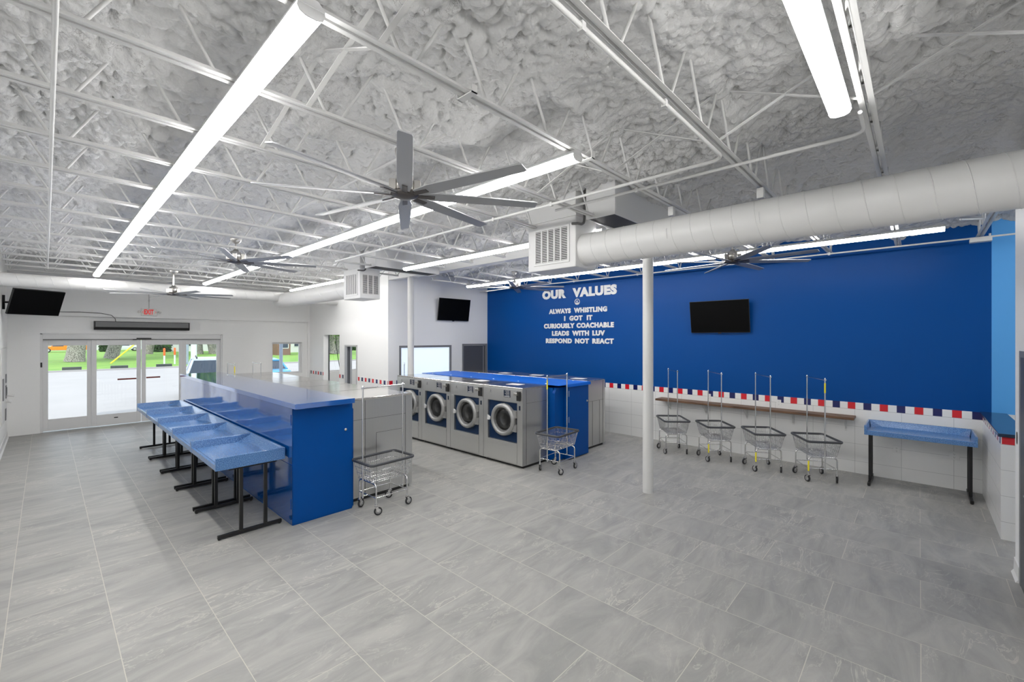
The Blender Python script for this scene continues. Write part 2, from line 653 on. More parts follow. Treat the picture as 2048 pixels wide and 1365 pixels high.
M['ring'] = mat('satin_grey_door_ring', (0.33, 0.33, 0.325), 0.38, metal=0.5)
M['navy'] = mat('navy_blue_washer_panel', (0.002, 0.018, 0.060), 0.4, spec=0.3)
M['drum'] = mat('stainless_drum', (0.20, 0.20, 0.20), 0.3, metal=0.9)
M['rubber'] = mat('grey_door_gasket', (0.08, 0.08, 0.08), 0.5)
M['display'] = mat('dark_display_glass', (0.02, 0.028, 0.05), 0.15)
M['paper'] = mat('white_paper', (0.72, 0.72, 0.72), 0.6)
M['chrome'] = mat('chrome_wire', (0.72, 0.72, 0.72), 0.18, metal=1.0)
M['bumper'] = mat('charcoal_vinyl_bumper', (0.055, 0.058, 0.065), 0.5)
M['tyre'] = mat('black_rubber_tyre', (0.02, 0.02, 0.022), 0.55)
M['hub'] = mat('pale_grey_wheel_hub', (0.50, 0.50, 0.50), 0.4)
M['yellow'] = mat('yellow_sticker', (0.80, 0.68, 0.02), 0.5)
M['wood'] = wood_mat()
M['counter'] = mat('dark_blue_stone_countertop', (0.012, 0.028, 0.06), 0.14, noise=0.5, nscale=9)
M['alum'] = mat('clear_anodised_aluminium', (0.50, 0.50, 0.505), 0.36, metal=0.35)
M['alum2'] = mat('pale_door_frame_paint', (0.74, 0.74, 0.74), 0.4)
M['doorgrey'] = mat('dark_grey_door_paint', (0.082, 0.085, 0.095), 0.45)
M['framegrey'] = mat('mid_grey_frame_paint', (0.20, 0.20, 0.21), 0.45)
M['glass'] = glass_mat()
M['carglass'] = mat('dark_car_glass', (0.015, 0.03, 0.05), 0.08)
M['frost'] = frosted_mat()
M['filter'] = mat('dark_filter_mesh', (0.045, 0.045, 0.045), 0.7)
M['grille'] = mat('dark_grille_opening', (0.02, 0.02, 0.02), 0.6)
M['letter'] = mat('white_wall_letter', (0.72, 0.72, 0.70), 0.5)
M['exitwhite'] = mat('white_sign_plastic', (0.75, 0.74, 0.72), 0.4)
M['exitred'] = mat('lit_red_exit_letter', (0.7, 0.02, 0.02), 0.4, emit=((1, 0.03, 0.02), 0.25))
M['curtaingrey'] = mat('grey_air_curtain_grille', (0.17, 0.17, 0.17), 0.5)
M['outlet'] = mat('white_outlet_plastic', (0.74, 0.74, 0.73), 0.35)
M['redtape'] = mat('brown_red_tape', (0.20, 0.035, 0.025), 0.5)
M['road'] = mat('pale_concrete_road', (0.37, 0.355, 0.34), 0.85, noise=0.12, nscale=0.35)
M['grass'] = grass_mat()
M['bark'] = bark_mat()
M['leaf'] = mat('oak_leaves', (0.10, 0.19, 0.035), 0.7, noise=0.5, nscale=1.5)
M['hedge'] = mat('dark_hedge_leaves', (0.03, 0.09, 0.015), 0.8, noise=0.5, nscale=3)
M['orange'] = mat('orange_car_paint', (0.85, 0.25, 0.005), 0.3)
M['whitecar'] = mat('white_car_paint', (0.75, 0.77, 0.8), 0.3)
M['bluecar'] = mat('blue_car_paint', (0.05, 0.30, 0.55), 0.25)
M['silvercar'] = mat('silver_car_paint', (0.55, 0.62, 0.68), 0.25)
M['housewhite'] = mat('cream_house_siding', (0.70, 0.70, 0.68), 0.7)
M['housebrown'] = mat('brown_brick', (0.22, 0.12, 0.08), 0.8, noise=0.3, nscale=4)
M['roofgrey'] = mat('grey_shingle_roof', (0.20, 0.19, 0.18), 0.9)
M['poleorange'] = mat('orange_marker_top', (0.75, 0.12, 0.01), 0.5)
M['polegrey'] = mat('grey_blue_steel_post', (0.30, 0.35, 0.42), 0.5)
M['wirebrown'] = mat('dark_cable', (0.03, 0.03, 0.03), 0.5)

def struct(mb, name, m, **kw):
    return mb.build(name, m, kind='structure', **kw)

# ------------------------------------------------------------------ room shell
XL, XR, YF, YB, HC = -0.62, 9.62, 15.80, -0.704, 4.30
GIRDER_X = 6.25
# right-hand enclosed lobby: two slightly skewed walls
P0, P1, P2 = Vector((6.36, 15.80, 0)), Vector((6.15, 10.20, 0)), Vector((9.62, 10.06, 0))

struct(MB().box((-0.9, -3.2, -0.12), (9.9, 16.2, 0.0)), 'floor', M['floor'])

def foam_ceiling():
    x0, x1, y0, y1 = -0.70, 9.75, -3.1, 15.95
    xs = np.concatenate([np.arange(x0, 5.6, 0.0165), np.arange(5.6, x1 + 0.03, 0.028)])
    ys = np.concatenate([np.arange(y0, -1.1, 0.05), np.arange(-1.1, 5.6, 0.0165), np.arange(5.6, y1 + 0.03, 0.032)])
    nx, ny = len(xs), len(ys)
    X, Y = np.meshgrid(xs, ys)
    rng = np.random.default_rng(5)
    def vnoise(px, py):
        g = rng.random((512, 512))
        ix, iy = np.floor(px).astype(int), np.floor(py).astype(int)
        fx, fy = px - ix, py - iy
        fx, fy = fx * fx * (3 - 2 * fx), fy * fy * (3 - 2 * fy)
        a = g[ix % 512, iy % 512]
        b = g[(ix + 1) % 512, iy % 512]
        c = g[ix % 512, (iy + 1) % 512]
        d = g[(ix + 1) % 512, (iy + 1) % 512]
        return a * (1 - fx) * (1 - fy) + b * fx * (1 - fy) + c * (1 - fx) * fy + d * fx * fy
    def worley(px, py):
        jx, jy = rng.random((256, 256)), rng.random((256, 256))
        ix, iy = np.floor(px).astype(int), np.floor(py).astype(int)
        best = np.full(px.shape, 9.0)
        for dx in (-1, 0, 1):
            for dy in (-1, 0, 1):
                cx, cy = ix + dx, iy + dy
                qx = cx + jx[cx % 256, cy % 256] - px
                qy = cy + jy[cx % 256, cy % 256] - py
                best = np.minimum(best, qx * qx + qy * qy)
        return np.sqrt(best)
    wx = X + 0.05 * (vnoise(X * 5 + 40, Y * 5 + 40) - 0.5)
    wy = Y + 0.05 * (vnoise(X * 5 + 90, Y * 5 + 90) - 0.5)
    def dome(d):
        return np.sqrt(np.maximum(0.0, 1 - (np.minimum(d, 0.8) / 0.8) ** 2))
    lump = dome(worley(wx * 8.0 + 60, wy * 7.0 + 60))
    small = dome(worley(wx * 19 + 60, wy * 16 + 60))
    big = vnoise(X * 1.3 + 40, Y * 1.0 + 40)
    mid = vnoise(X * 3.1 + 40, Y * 2.6 + 40)
    amp = 0.75 + 0.9 * np.clip((vnoise(X * 0.7 + 17, Y * 0.6 + 31) - 0.3) * 2, 0, 1)
    # the foam wraps the joists' top chords and is thinner between them
    k = (Y - 0.24) / 0.885
    dj = np.abs(k - np.round(k)) * 0.885
    ridge = np.exp(-(dj / 0.10) ** 2) * (0.03 + 0.05 * mid)
    Z = HC + 0.06 - 0.13 * big - 0.07 * mid - amp * (0.052 * lump + 0.052 * small) - ridge
    edge = np.minimum(np.minimum(X - XL, XR - X), YF - Y)
    Z -= 0.07 * np.exp(-np.maximum(edge, 0) / 0.15)
    co = np.stack([X, Y, Z], -1).reshape(-1, 3)
    idx = np.arange(nx * ny).reshape(ny, nx)
    f = np.stack([idx[:-1, :-1], idx[1:, :-1], idx[1:, 1:], idx[:-1, 1:]], -1).reshape(-1, 4)
    me = bpy.data.meshes.new('ceiling')
    me.vertices.add(len(co))
    me.vertices.foreach_set('co', co.ravel())
    me.loops.add(f.size)
    me.loops.foreach_set('vertex_index', f.ravel().astype(np.int32))
    me.polygons.add(len(f))
    me.polygons.foreach_set('loop_start', np.arange(0, f.size, 4, dtype=np.int32))
    me.polygons.foreach_set('use_smooth', np.ones(len(f), dtype=bool))
    me.update(calc_edges=True)
    me.materials.append(M['foam'])
    o = bpy.data.objects.new('ceiling', me)
    COL.objects.link(o)
    o['kind'] = 'structure'
foam_ceiling()

WT = 4.6     # wall top, above the foam
struct(MB().box((XL - 0.2, -3.2, 0), (XL, 16.1, WT)), 'wall_left', M['white'])
struct(MB().box((XL, YB - 0.16, 0), (6.62, YB, WT)), 'wall_back', M['white'])
struct(MB().box((XR, -0.79, 0), (XR + 0.2, 10.06, WT)), 'wall_right', M['bluewall'])
struct(MB().box((XR, -3.2, 0), (XR + 0.2, -0.79, WT)), 'wall_alcove', M['lightblue'])
struct(MB().box((6.46, -3.2, 0), (6.62, YB - 0.16, WT)), 'wall_alcove_side', M['white'])
struct(MB().box((XL, -3.2, 0), (9.82, -3.05, WT)), 'wall_alcove_end', M['white'])
struct(MB().box((XR, 10.06, 0), (XR + 0.2, 16.1, WT)), 'wall_lobby', M['white'])
# front wall with the entrance, the window, and the lobby window
D0, D1, DH = -0.09, 3.75, 2.46
W0, W1, WZ0, WZ1 = 5.17, 6.14, 1.13, 2.20
L0, L1, LZ0, LZ1 = 6.62, 9.40, 1.10, 3.00
fw = MB()
y0, y1 = YF, YF + 0.3
for a, b, c, d in ((XL, D0, 0, WT), (D0, D1, DH, WT), (D1, W0, 0, WT), (W0, W1, 0, WZ0), (W0, W1, WZ1, WT), (W1, L0, 0, WT),
                   (L0, L1, 0, LZ0), (L0, L1, LZ1, WT), (L1, XR, 0, WT)):
    fw.box((a, y0, c), (b, y1, d))
fw.box((XL, YF - 0.11, 2.905), (6.36, YF, WT))            # the upper wall stands proud of the recess
fw.box((6.30, YF - 0.11, 0), (6.36, YF, 2.905))
struct(fw, 'wall_front', M['block'])

def skew_wall(name, A, B, openings, thick, m, tile=None, tile_ranges=()):
    """a wall from A to B, thickness to the right-hand side, with rectangular openings (s0, s1, z0, z1)"""
    d = B - A
    L = d.length
    ang = math.atan2(d.y, d.x)
    mb = MB()
    ops = sorted(openings)
    s = 0.0
    for o0, o1, z0, z1 in ops:
        mb.box((s, -thick, 0), (o0, 0, WT))
        if z0 > 0:
            mb.box((o0, -thick, 0), (o1, 0, z0))
        mb.box((o0, -thick, z1), (o1, 0, WT))
        s = o1
    mb.box((s, -thick, 0), (L, 0, WT))
    o = struct(mb, name, m, loc=A, rot=(0, 0, ang))
    if tile:
        tb = MB()
        for a, b in tile_ranges:
            tb.box((a, 0, 0), (b, 0.010, 1.215))
        struct(tb, tile[0], tile[1], loc=A, rot=(0, 0, ang))
    return A, ang, L

SA, SANG, SL = skew_wall('wall_side', P1, P0, [(1.79, 2.62, 0, 2.14), (3.02, 4.28, 0, 2.45)], 0.2, M['white'],
                         ('trim_2', M['tile_x']), ((0.0, 1.74), (2.67, 3.02), (4.28, 5.55)))
RA, RANG, RL = skew_wall('wall_rear', P2, P1, [(0.02, 1.02, 0, 2.17), (1.42, 3.15, 0.9, 2.14)], 0.15, M['white'],
                         ('trim_3', M['tile_x']), ((1.06, 1.36), (3.2, 3.47)))
# right-hand wall tile and the half wall
struct(MB().box((XR - 0.010, -0.70, 0), (XR, 10.0, 1.223)), 'trim_1', M['tile_y'])
hw = MB().box((7.60, -0.90, 0), (XR, YB, 1.195))
struct(hw, 'wall_half', M['white'])
struct(MB().box((7.592, YB, 0), (XR - 0.011, YB + 0.008, 1.194)), 'trim_4', M['tile_h'])
struct(MB().box((7.590, -0.90, 0), (7.600, YB, 1.194)), 'trim_5', wainscot_mat('white_tile_half_wall_end', 'Y', start=-1.02))
struct(MB().box((7.55, -0.945, 1.195), (XR, YB + 0.035, 1.235)), 'countertop', M['counter'], bevel=0.006)
bpy.data.objects['countertop'].name = 'trim_6'
struct(MB().box((XR - 0.011, -3.0, 0), (XR, -0.91, 1.223)), 'trim_7', M['tile_y'])
# cove tile at the foot of the back wall
struct(MB().prism([(YB, 0), (YB + 0.03, 0), (YB + 0.012, 0.03), (YB + 0.010, 0.15), (YB, 0.155)], 6.335, 6.62, axis='x'), 'baseboard_back', M['outlet'])
struct(MB().prism([(XL, 0), (XL + 0.03, 0), (XL + 0.012, 0.03), (XL + 0.010, 0.15), (XL, 0.155)], YB, 15.69, axis='y'), 'baseboard_left', M['outlet'])

# ------------------------------------------------------------------ entrance, windows, doors
def entrance():
    root = bpy.data.objects.new('door_1', None)
    COL.objects.link(root)
    root.location = (0, YF, 0)
    root['kind'] = 'structure'
    fr = MB()
    fr.box((D0, 0.02, 0), (D0 + 0.045, 0.16, DH)).box((D1 - 0.045, 0.02, 0), (D1, 0.16, DH))
    fr.box((D0, 0.02, DH - 0.03), (D1, 0.16, DH))
    fr.box((D0 + 0.045, 0.03, 2.315), (D1 - 0.045, 0.15, DH - 0.03))
    fr.build('door_frame', M['alum2'], root, bevel=0.004)
    MB().box((D0 + 0.045, 0.02, 2.30), (D1 - 0.045, 0.03, 2.315)).build('track_seam', M['rubber'], root)
    s = MB().box((1.72, -0.03, 2.31), (2.03, 0.03, 2.35)).tube((1.64, 0.0, 2.305), (1.72, 0.0, 2.305), 0.014)
    s.build('motion_sensor', M['black'], root, bevel=0.006)
    for i, (a, b, yy) in enumerate(((-0.045, 0.83, 0.09), (0.83, 1.815, 0.045), (1.83, 2.76, 0.045), (2.76, 3.705, 0.09))):
        p = MB()
        st = 0.09
        p.box((a, yy, 0.02), (a + st, yy + 0.045, 2.30)).box((b - st, yy, 0.02), (b, yy + 0.045, 2.30))
        p.box((a + st, yy, 0.02), (b - st, yy + 0.045, 0.31)).box((a + st, yy, 2.155), (b - st, yy + 0.045, 2.30))
        po = p.build('door_panel', M['alum2'], root, bevel=0.004)
        MB().box((a + st, yy + 0.018, 0.31), (b - st, yy + 0.026, 2.155)).build('glass', M['glass'], po)
        if i in (1, 2):
            x0, x1 = ((1.33, 1.72) if i == 1 else (1.93, 2.24))
            MB().box((x0, yy + 0.010, 1.195 + 0.01 * i), (x1, yy + 0.017, 1.235 + 0.01 * i)).build('red_tape', M['redtape'], po)['label'] = 'strip of brown red tape on the glass'
        if i == 1:
            MB().box((1.26, yy - 0.006, 0.19), (1.34, yy, 0.215)).build('lock', M['black'], po)
    MB().box((D0 + 0.005, 0.008, 1.62), (D0 + 0.035, 0.02, 1.74)).build('wall_switch', M['black'], root)
entrance()

def window(name, o, x0, x1, z0, z1, mull=(), rot=0.0, frame=0.055, fm=None, gm=None, y=0.12):
    root = bpy.data.objects.new(name, None)
    COL.objects.link(root)
    root.location = o
    root.rotation_euler = (0, 0, rot)
    root['kind'] = 'structure'
    f = MB()
    f.box((x0, y, z0), (x0 + frame, y + 0.08, z1)).box((x1 - frame, y, z0), (x1, y + 0.08, z1))
    f.box((x0 + frame, y, z0), (x1 - frame, y + 0.08, z0 + frame)).box((x0 + frame, y, z1 - frame), (x1 - frame, y + 0.08, z1))
    for m_ in mull:
        f.box((m_ - 0.04, y, z0 + frame), (m_ + 0.04, y + 0.08, z1 - frame))
    f.build('window_frame', fm or M['alum2'], root, bevel=0.003)
    MB().box((x0 + frame, y + 0.035, z0 + frame), (x1 - frame, y + 0.043, z1 - frame)).build('glass', gm or M['glass'], root)
    return root
w1 = window('window_1', (0, YF, 0), W0, W1, WZ0, WZ1, mull=())
window('window_4', (0, YF, 0), L0, L1, LZ0, LZ1, mull=(7.95,))
# frosted window and grey door in the rear wall (local x runs from the blue wall towards the corner, +y into the room)
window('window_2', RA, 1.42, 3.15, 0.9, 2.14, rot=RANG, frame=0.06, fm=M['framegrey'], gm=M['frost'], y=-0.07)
def grey_door(name, o, x0, x1, zt, rot, knob):
    root = bpy.data.objects.new(name, None)
    COL.objects.link(root)
    root.location = o
    root.rotation_euler = (0, 0, rot)
    root['kind'] = 'structure'
    f = MB()
    w = 0.055
    f.box((x0, -0.12, 0), (x0 + w, 0.015, zt)).box((x1 - w, -0.12, 0), (x1, 0.015, zt)).box((x0 + w, -0.12, zt - w), (x1 - w, 0.015, zt))
    f.build('door_frame', M['framegrey'], root, bevel=0.003)
    p = MB().box((x0 + w + 0.004, -0.07, 0.008), (x1 - w - 0.004, -0.025, zt - w - 0.004))
    po = p.build('door_panel', M['doorgrey'], root, bevel=0.002)
    MB().box((x0 + w + 0.07, -0.025, 0.9), (x0 + w + 0.085, -0.018, zt - w - 0.02)).build('door_edge_strip', M['alum'], po)
    k = MB().tube((knob, -0.025, 1.0), (knob, 0.03, 1.0), 0.012).tube((knob, 0.03, 1.0), (knob + 0.1, 0.03, 1.0), 0.010)
    k.build('door_handle', M['nickel'], po)
    return root
grey_door('door_2', RA, 0.02, 1.02, 2.17, RANG, 0.85)
# metal frame of the narrow opening in the side wall
f = MB()
f.box((1.79, -0.2, 0), (1.84, 0.02, 2.14)).box((2.57, -0.2, 0), (2.62, 0.02, 2.14)).box((1.79, -0.2, 2.09), (2.62, 0.02, 2.14))
struct(f, 'trim_8', M['alum'], loc=SA, rot=(0, 0, SANG), bevel=0.003)
struct(MB().box((2.545, -0.13, 0), (2.57, -0.05, 2.09)), 'trim_9', M['doorgrey'], loc=SA, rot=(0, 0, SANG))
struct(MB().box((4.262, -0.20, 0), (4.282, -0.16, 2.45)), 'trim_10', M['doorgrey'], loc=SA, rot=(0, 0, SANG))
# dark door frame in the back wall, at the right edge of the view
d3 = bpy.data.objects.new('door_3', None)
COL.objects.link(d3)
d3['kind'] = 'structure'
d3.location = (0, YB, 0)
f = MB().box((6.27, 0.0, 0.0), (6.33, 0.008, 2.22)).box((5.30, 0.0, 0), (5.36, 0.008, 2.22)).box((5.36, 0.0, 2.16), (6.27, 0.008, 2.22))
f.build('door_frame', M['framegrey'], d3, bevel=0.003)
pl = MB().box((5.36, 0.0, 0.01), (6.27, 0.006, 2.16)).build('door_panel', M['doorgrey'], d3)
MB().tube((5.55, 0.012, 1.0), (5.55, 0.05, 1.0), 0.01).tube((5.55, 0.05, 1.0), (5.66, 0.05, 1.0), 0.01).build('door_handle', M['nickel'], pl)
# ------------------------------------------------------------------ washers
def ring_poly(r, n=40):
    return [(r * math.cos(2 * PI * k / n), r * math.sin(2 * PI * k / n)) for k in range(n)]

def make_washer(W, D, H):
    """front in the plane x = 0 facing -x, width along y, origin at the near bottom front corner"""
    root = thing('washing_machine', '', 'washing machine')
    b = MB()
    g = 0.004
    # shell with an open recess on the front
    ry0, ry1, rz0, rz1, rd = 0.135 * W, 0.875 * W, 0.44, 1.165, 0.045
    b.box((0, g, 0.05), (D, ry0, H - 0.03)).box((0, ry1, 0.05), (D, W - g, H - 0.03))
    b.box((0, ry0, 0.05), (D, ry1, rz0)).box((0, ry0, rz1), (D, ry1, H - 0.03))
    b.box((rd, ry0, rz0), (D, ry1, rz1))
    b.build('body', M['steel'], root)
    MB().box((-0.004, g, H - 0.032), (D, W - g, H)).build('top_panel', M['steeltop'], root, bevel=0.012)
    MB().box((0.05, 0.03, 0.0), (D - 0.03, W - 0.03, 0.05)).build('plinth', M['black'], root)
    fp = MB()
    fp.box((-0.006, g, 1.175), (0, W - g, H - 0.034))                       # control fascia
    fp.box((-0.012, ry0 - 0.006, 0.075), (0, ry1 + 0.006, rz0))             # lower panel with a ledge
    fp.box((-0.020, ry0 - 0.008, rz0 - 0.07), (-0.012, ry1 + 0.008, rz0))
    fp.box((-0.004, g, 0.05), (0, ry0 - 0.012, 1.170)).box((-0.004, ry1 + 0.012, 0.05), (0, W - g, 1.170))
    fp.build('front_panel', M['steelfront'], root, bevel=0.003)
    MB().box((rd - 0.004, ry0, rz0), (rd, ry1, rz1)).build('recess_panel', M['navy'], root)
    # side access panel seams, on the near side
    s = MB()
    s.box((0.10, -0.0005, 1.165), (D, g, 1.169)).box((0.10, -0.0005, 0.06), (0.104, g, H - 0.035))
    if D > 0.9:
        s.box((0.27, -0.0005, 0.10), (0.274, g, 1.165)).box((0.72, -0.0005, 0.06), (0.724, g, H - 0.035))
    s.build('side_seam', M['rubber'], root)
    # round door
    cy, cz = 0.47 * W, 0.835
    d = MB()
    d.lathe([(0.219, 0.010), (0.226, -0.045), (0.242, -0.062), (0.275, -0.058), (0.297, -0.035), (0.300, 0.03)], (0, cy, cz), 48, 'x')
    d.box((-0.03, 0.14 * W, cz + 0.06), (0.03, cy - 0.2, cz + 0.19)).box((-0.03, 0.14 * W, cz - 0.19), (0.03, cy - 0.2, cz - 0.06))
    door = d.build('door', M['ring'], root)
    q = MB()
    q.lathe([(0.221, -0.03), (0.198, -0.005), (0.180, 0.03)], (0, cy, cz), 48, 'x')
    q.build('door_gasket', M['rubber'], door)
    q = MB()
    q.lathe([(0.198, 0.0), (0.175, -0.014), (0.10, -0.020), (0.0, -0.022)], (0, cy, cz), 40, 'x')
    q.build('door_glass', M['glass'], door)
    q = MB()
    q.lathe([(0.186, 0.0), (0.180, 0.035), (0.175, 0.036), (0.165, 0.012), (0.150, 0.036), (0.13, 0.020), (0.11, 0.037), (0, 0.037)], (0, cy, cz), 40, 'x')
    q.build('drum', M['drum'], root)
    h = MB()
    h.prism([(cy + 0.305, cz - 0.035), (cy + 0.375, cz - 0.045), (cy + 0.375, cz + 0.045), (cy + 0.35, cz + 0.05), (cy + 0.295, cz + 0.015)], -0.062, -0.038, axis='x')
    h.build('door_handle', M['hub'], door, bevel=0.005)
    MB().box((-0.012, 0.29 * W, 1.255), (-0.006, 0.455 * W, 1.385)).build('display', M['display'], root, bevel=0.003)
    u = MB()
    for k in range(4):
        u.box((-0.0135, 0.31 * W, 1.365 - 0.024 * k), (-0.012, (0.42 - 0.02 * (k % 2)) * W, 1.372 - 0.024 * k))
    u.box((-0.0135, 0.305 * W, 1.264), (-0.012, 0.44 * W, 1.276))
    u.build('display_text', M['hub'], root)
    c = MB().box((-0.045, 0.035 * W, 1.215), (-0.006, 0.115 * W, 1.385))
    coin = c.build('coin_box', M['black'], root, bevel=0.008)
    c = MB().tube((-0.05, 0.075 * W, 1.345), (-0.05, 0.165 * W, 1.325), 0.026, 12)
    c.cbox((-0.062, 0.135 * W, 1.335), (0.03, 0.05, 0.045))
    c.build('coin_slide', M['nickel'], coin, bevel=0.004)
    MB().box((-0.0065, 0.05 * W, 1.045), (-0.004, 0.085 * W, 1.125)).build('sticker', M['display'], root)['label'] = 'small dark instruction sticker'
    e = MB()
    e.M = Matrix.Translation((-0.0065, 0.80 * W, 1.335))
    e.lathe([(0.0, 0), (0.013, 0)], (0, 0, 0.015), 14, 'x', False)
    e.prism([(-0.018, -0.012), (0.018, -0.012), (0.006, 0.004), (-0.006, 0.004)], -0.0005, 0.0, axis='x')
    e.box((-0.0005, -0.032, -0.026), (0, 0.032, -0.020))
    e.build('emblem', M['framegrey'], root)
    remember(root)
    return root

WH, WW = 1.45, 1.013
w0 = make_washer(WW, 0.715, WH)
side_words = ['first washer of the middle row, at its open end by the wire cart', 'second washer from the cart end of the middle row',
              'third washer from the cart end of the middle row', 'last washer of the middle row, farthest from the cart and half hidden']
for i in range(4):
    o = w0 if i == 0 else dup(w0, (5.80, 5.157 + WW * i, 0), 0)
    o.location = (5.80, 5.157 + WW * i, 0)
    o['label'] = 'stainless ' + side_words[i]
    o['group'] = 'front-loading washers of the middle row'
back_words = ['first steel washer behind the blue bulkhead, its plain side facing the carts', 'second steel washer behind the blue bulkhead, only its top showing',
              'third steel washer behind the blue bulkhead, only its top showing', 'last steel washer behind the blue bulkhead, nearest the grey door']
for i in range(4):
    o = dup(w0, (8.44, 5.07 + WW * (i + 1), 0), PI, back_words[i], 'washers facing the blue wall')
w2 = make_washer(1.055, 1.03, 1.475)
left_words = ['steel machine at the near end of the left block, its panelled side behind the cart', 'second steel machine from the near end of the left block, top showing',
              'third steel machine from the near end of the left block, top showing', 'fourth steel machine from the near end of the left block, top showing',
              'fifth steel machine from the near end of the left block, top showing', 'steel machine at the entrance end of the left block, top showing']
# these face +x: turned by half a turn, so their near side is rebuilt by mirroring the seams
for i in range(6):
    o = w2 if i == 0 else dup(w2, (0, 0, 0), 0)
    o.location = (3.97, 5.875 + 1.055 * (i + 1), 0)
    o.rotation_euler = (0, 0, PI)
    o['label'] = left_words[i]
    o['group'] = 'machines of the left block'
# the turned machines show their far side to the camera: give the near ones its seams
for mach, Wd, Dp in ((w2, 1.055, 1.03), (bpy.data.objects['washing_machine.004'], WW, 0.715)):
    s = MB()
    if Dp > 0.9:
        s.box((0.12, Wd - 0.004, 1.165), (Dp, Wd + 0.0005, 1.169)).box((0.12, Wd - 0.004, 0.06), (0.124, Wd + 0.0005, 1.44))
        s.box((0.17, Wd - 0.004, 0.94), (0.62, Wd + 0.0005, 0.944)).box((0.62, Wd - 0.004, 0.10), (0.624, Wd + 0.0005, 0.944))
        s.box((0.80, Wd - 0.004, 0.06), (0.804, Wd + 0.0005, 1.44))
    else:
        s.box((0.06, Wd - 0.004, 1.0), (Dp, Wd + 0.0005, 1.004)).box((0.08, Wd - 0.004, 0.06), (0.084, Wd + 0.0005, 1.42))
        s.box((0.22, Wd - 0.004, 0.06), (0.224, Wd + 0.0005, 1.0)).box((0.50, Wd - 0.004, 0.06), (0.504, Wd + 0.0005, 1.0))
    s.build('side_seam', M['rubber'], mach)

def papers(spots):
    for x, y, z, w, h, rz, lb in spots:
        o = MB().box((-w / 2, -h / 2, 0), (w / 2, h / 2, 0.002)).build('paper_sheet', M['paper'], loc=(x, y, z), rot=(0, 0, rz))
        tag(o, lb, 'paper', 'papers left on the washers')
papers([(6.20, 5.70, 1.4505, 0.22, 0.30, 0.1, 'white paper on the first washer of the middle row'),
        (6.25, 6.72, 1.4505, 0.22, 0.30, -0.15, 'white paper on the second washer of the middle row'),
        (8.05, 5.50, 1.4505, 0.22, 0.30, 0.05, 'white paper on the first washer behind the blue bulkhead'),
        (8.10, 6.75, 1.4505, 0.22, 0.30, 0.3, 'white paper on the second washer behind the blue bulkhead'),
        (8.05, 7.75, 1.4505, 0.22, 0.30, -0.1, 'white paper on the third washer behind the blue bulkhead')])

# ------------------------------------------------------------------ blue bulkheads between the rows
def bulkhead_left():
    x0, x1, y0, y1 = 2.095, 2.885, 5.70, 12.24
    r = thing('machine_bulkhead', 'long glossy blue bulkhead behind the folding tables, with an overhanging lid', 'bulkhead', (x0, y0, 0))
    L = y1 - y0
    W = x1 - x0
    MB().box((0.006, 0.006, 0.0), (W - 0.006, L, 1.46)).build('body', M['blueend'], r)
    n = 3
    for k in range(n):
        a, b = L * k / n, L * (k + 1) / n
        MB().box((0, a + (0.003 if k else 0), 0.76), (0.006, b - 0.003, 1.462)).build('upper_side_panel', M['blue'], r)
        MB().box((0, a + (0.003 if k else 0), 0.015), (0.006, b - 0.003, 0.752)).build('lower_side_panel', M['blue'], r)
    MB().box((0.0, 0, 0.015), (W, 0.006, 1.462)).build('end_panel', M['blueend'], r, bevel=0.002)
    MB().prism([(W, 0.02), (W + 0.028, 0.02), (W + 0.028, 1.36), (W, 1.40)], 0.03, 0.12, axis='y').build('end_flange', M['blueend'], r)
    MB().box((-0.012, -0.13, 1.465), (W - 0.03, L + 0.02, 1.53)).build('lid', M['bluelid'], r, bevel=0.003)
    MB().lathe([(0, -0.014), (0.017, -0.014), (0.019, -0.004), (0.019, 0.0)], (W - 0.10, 0, 1.10), 16, 'y').build('lock', M['nickel'], r)
    for z in (0.20, 1.25):
        MB().box((-0.004, 0.03, z), (0.0, 0.045, z + 0.13)).build('hinge', M['blueend'], r)
bulkhead_left()

def bulkhead_mid():
    x0, x1, y0, y1 = 6.53, 7.66, 4.90, 9.20
    r = thing('machine_bulkhead', 'blue bulkhead between the two rows of washers, behind the wire cart', 'bulkhead', (x0, y0, 0))
    W, L = x1 - x0, y1 - y0
    MB().box((0.02, 0.16, 0.02), (W - 0.02, L, 1.40)).build('body', M['blueend'], r)
    MB().box((0.30, 0.0, 0.02), (W - 0.14, 0.16, 1.405)).build('end_panel', M['blueend'], r, bevel=0.003)
    MB().prism([(0.0, 0.02), (0.30, 0.02), (0.30, 1.40), (0.06, 1.40), (0.0, 1.30)], 0.10, 0.16, axis='y').build('end_flange', M['blueend'], r)
    MB().box((-0.02, -0.03, 1.452), (W - 0.10, L, 1.462)).box((0.24, -0.03, 1.405), (W - 0.10, -0.02, 1.452)).build('lid', M['bluecover'], r, bevel=0.003)
    for k in range(6):
        for x in (0.05, W - 0.18):
            MB().lathe([(0.018, 0), (0.018, 0.006), (0, 0.010)], (x, 0.35 + 0.72 * k, 1.462), 10).build('screw', M['outlet'], r)
    MB().lathe([(0, -0.014), (0.017, -0.014), (0.019, -0.004), (0.019, 0.0)], (W - 0.20, 0, 1.08), 16, 'y').build('lock', M['nickel'], r)
    for z in (0.72, 1.22):
        MB().box((0.306, -0.003, z), (0.316, 0.0, z + 0.11)).build('hinge', M['hub'], r)
bulkhead_mid()

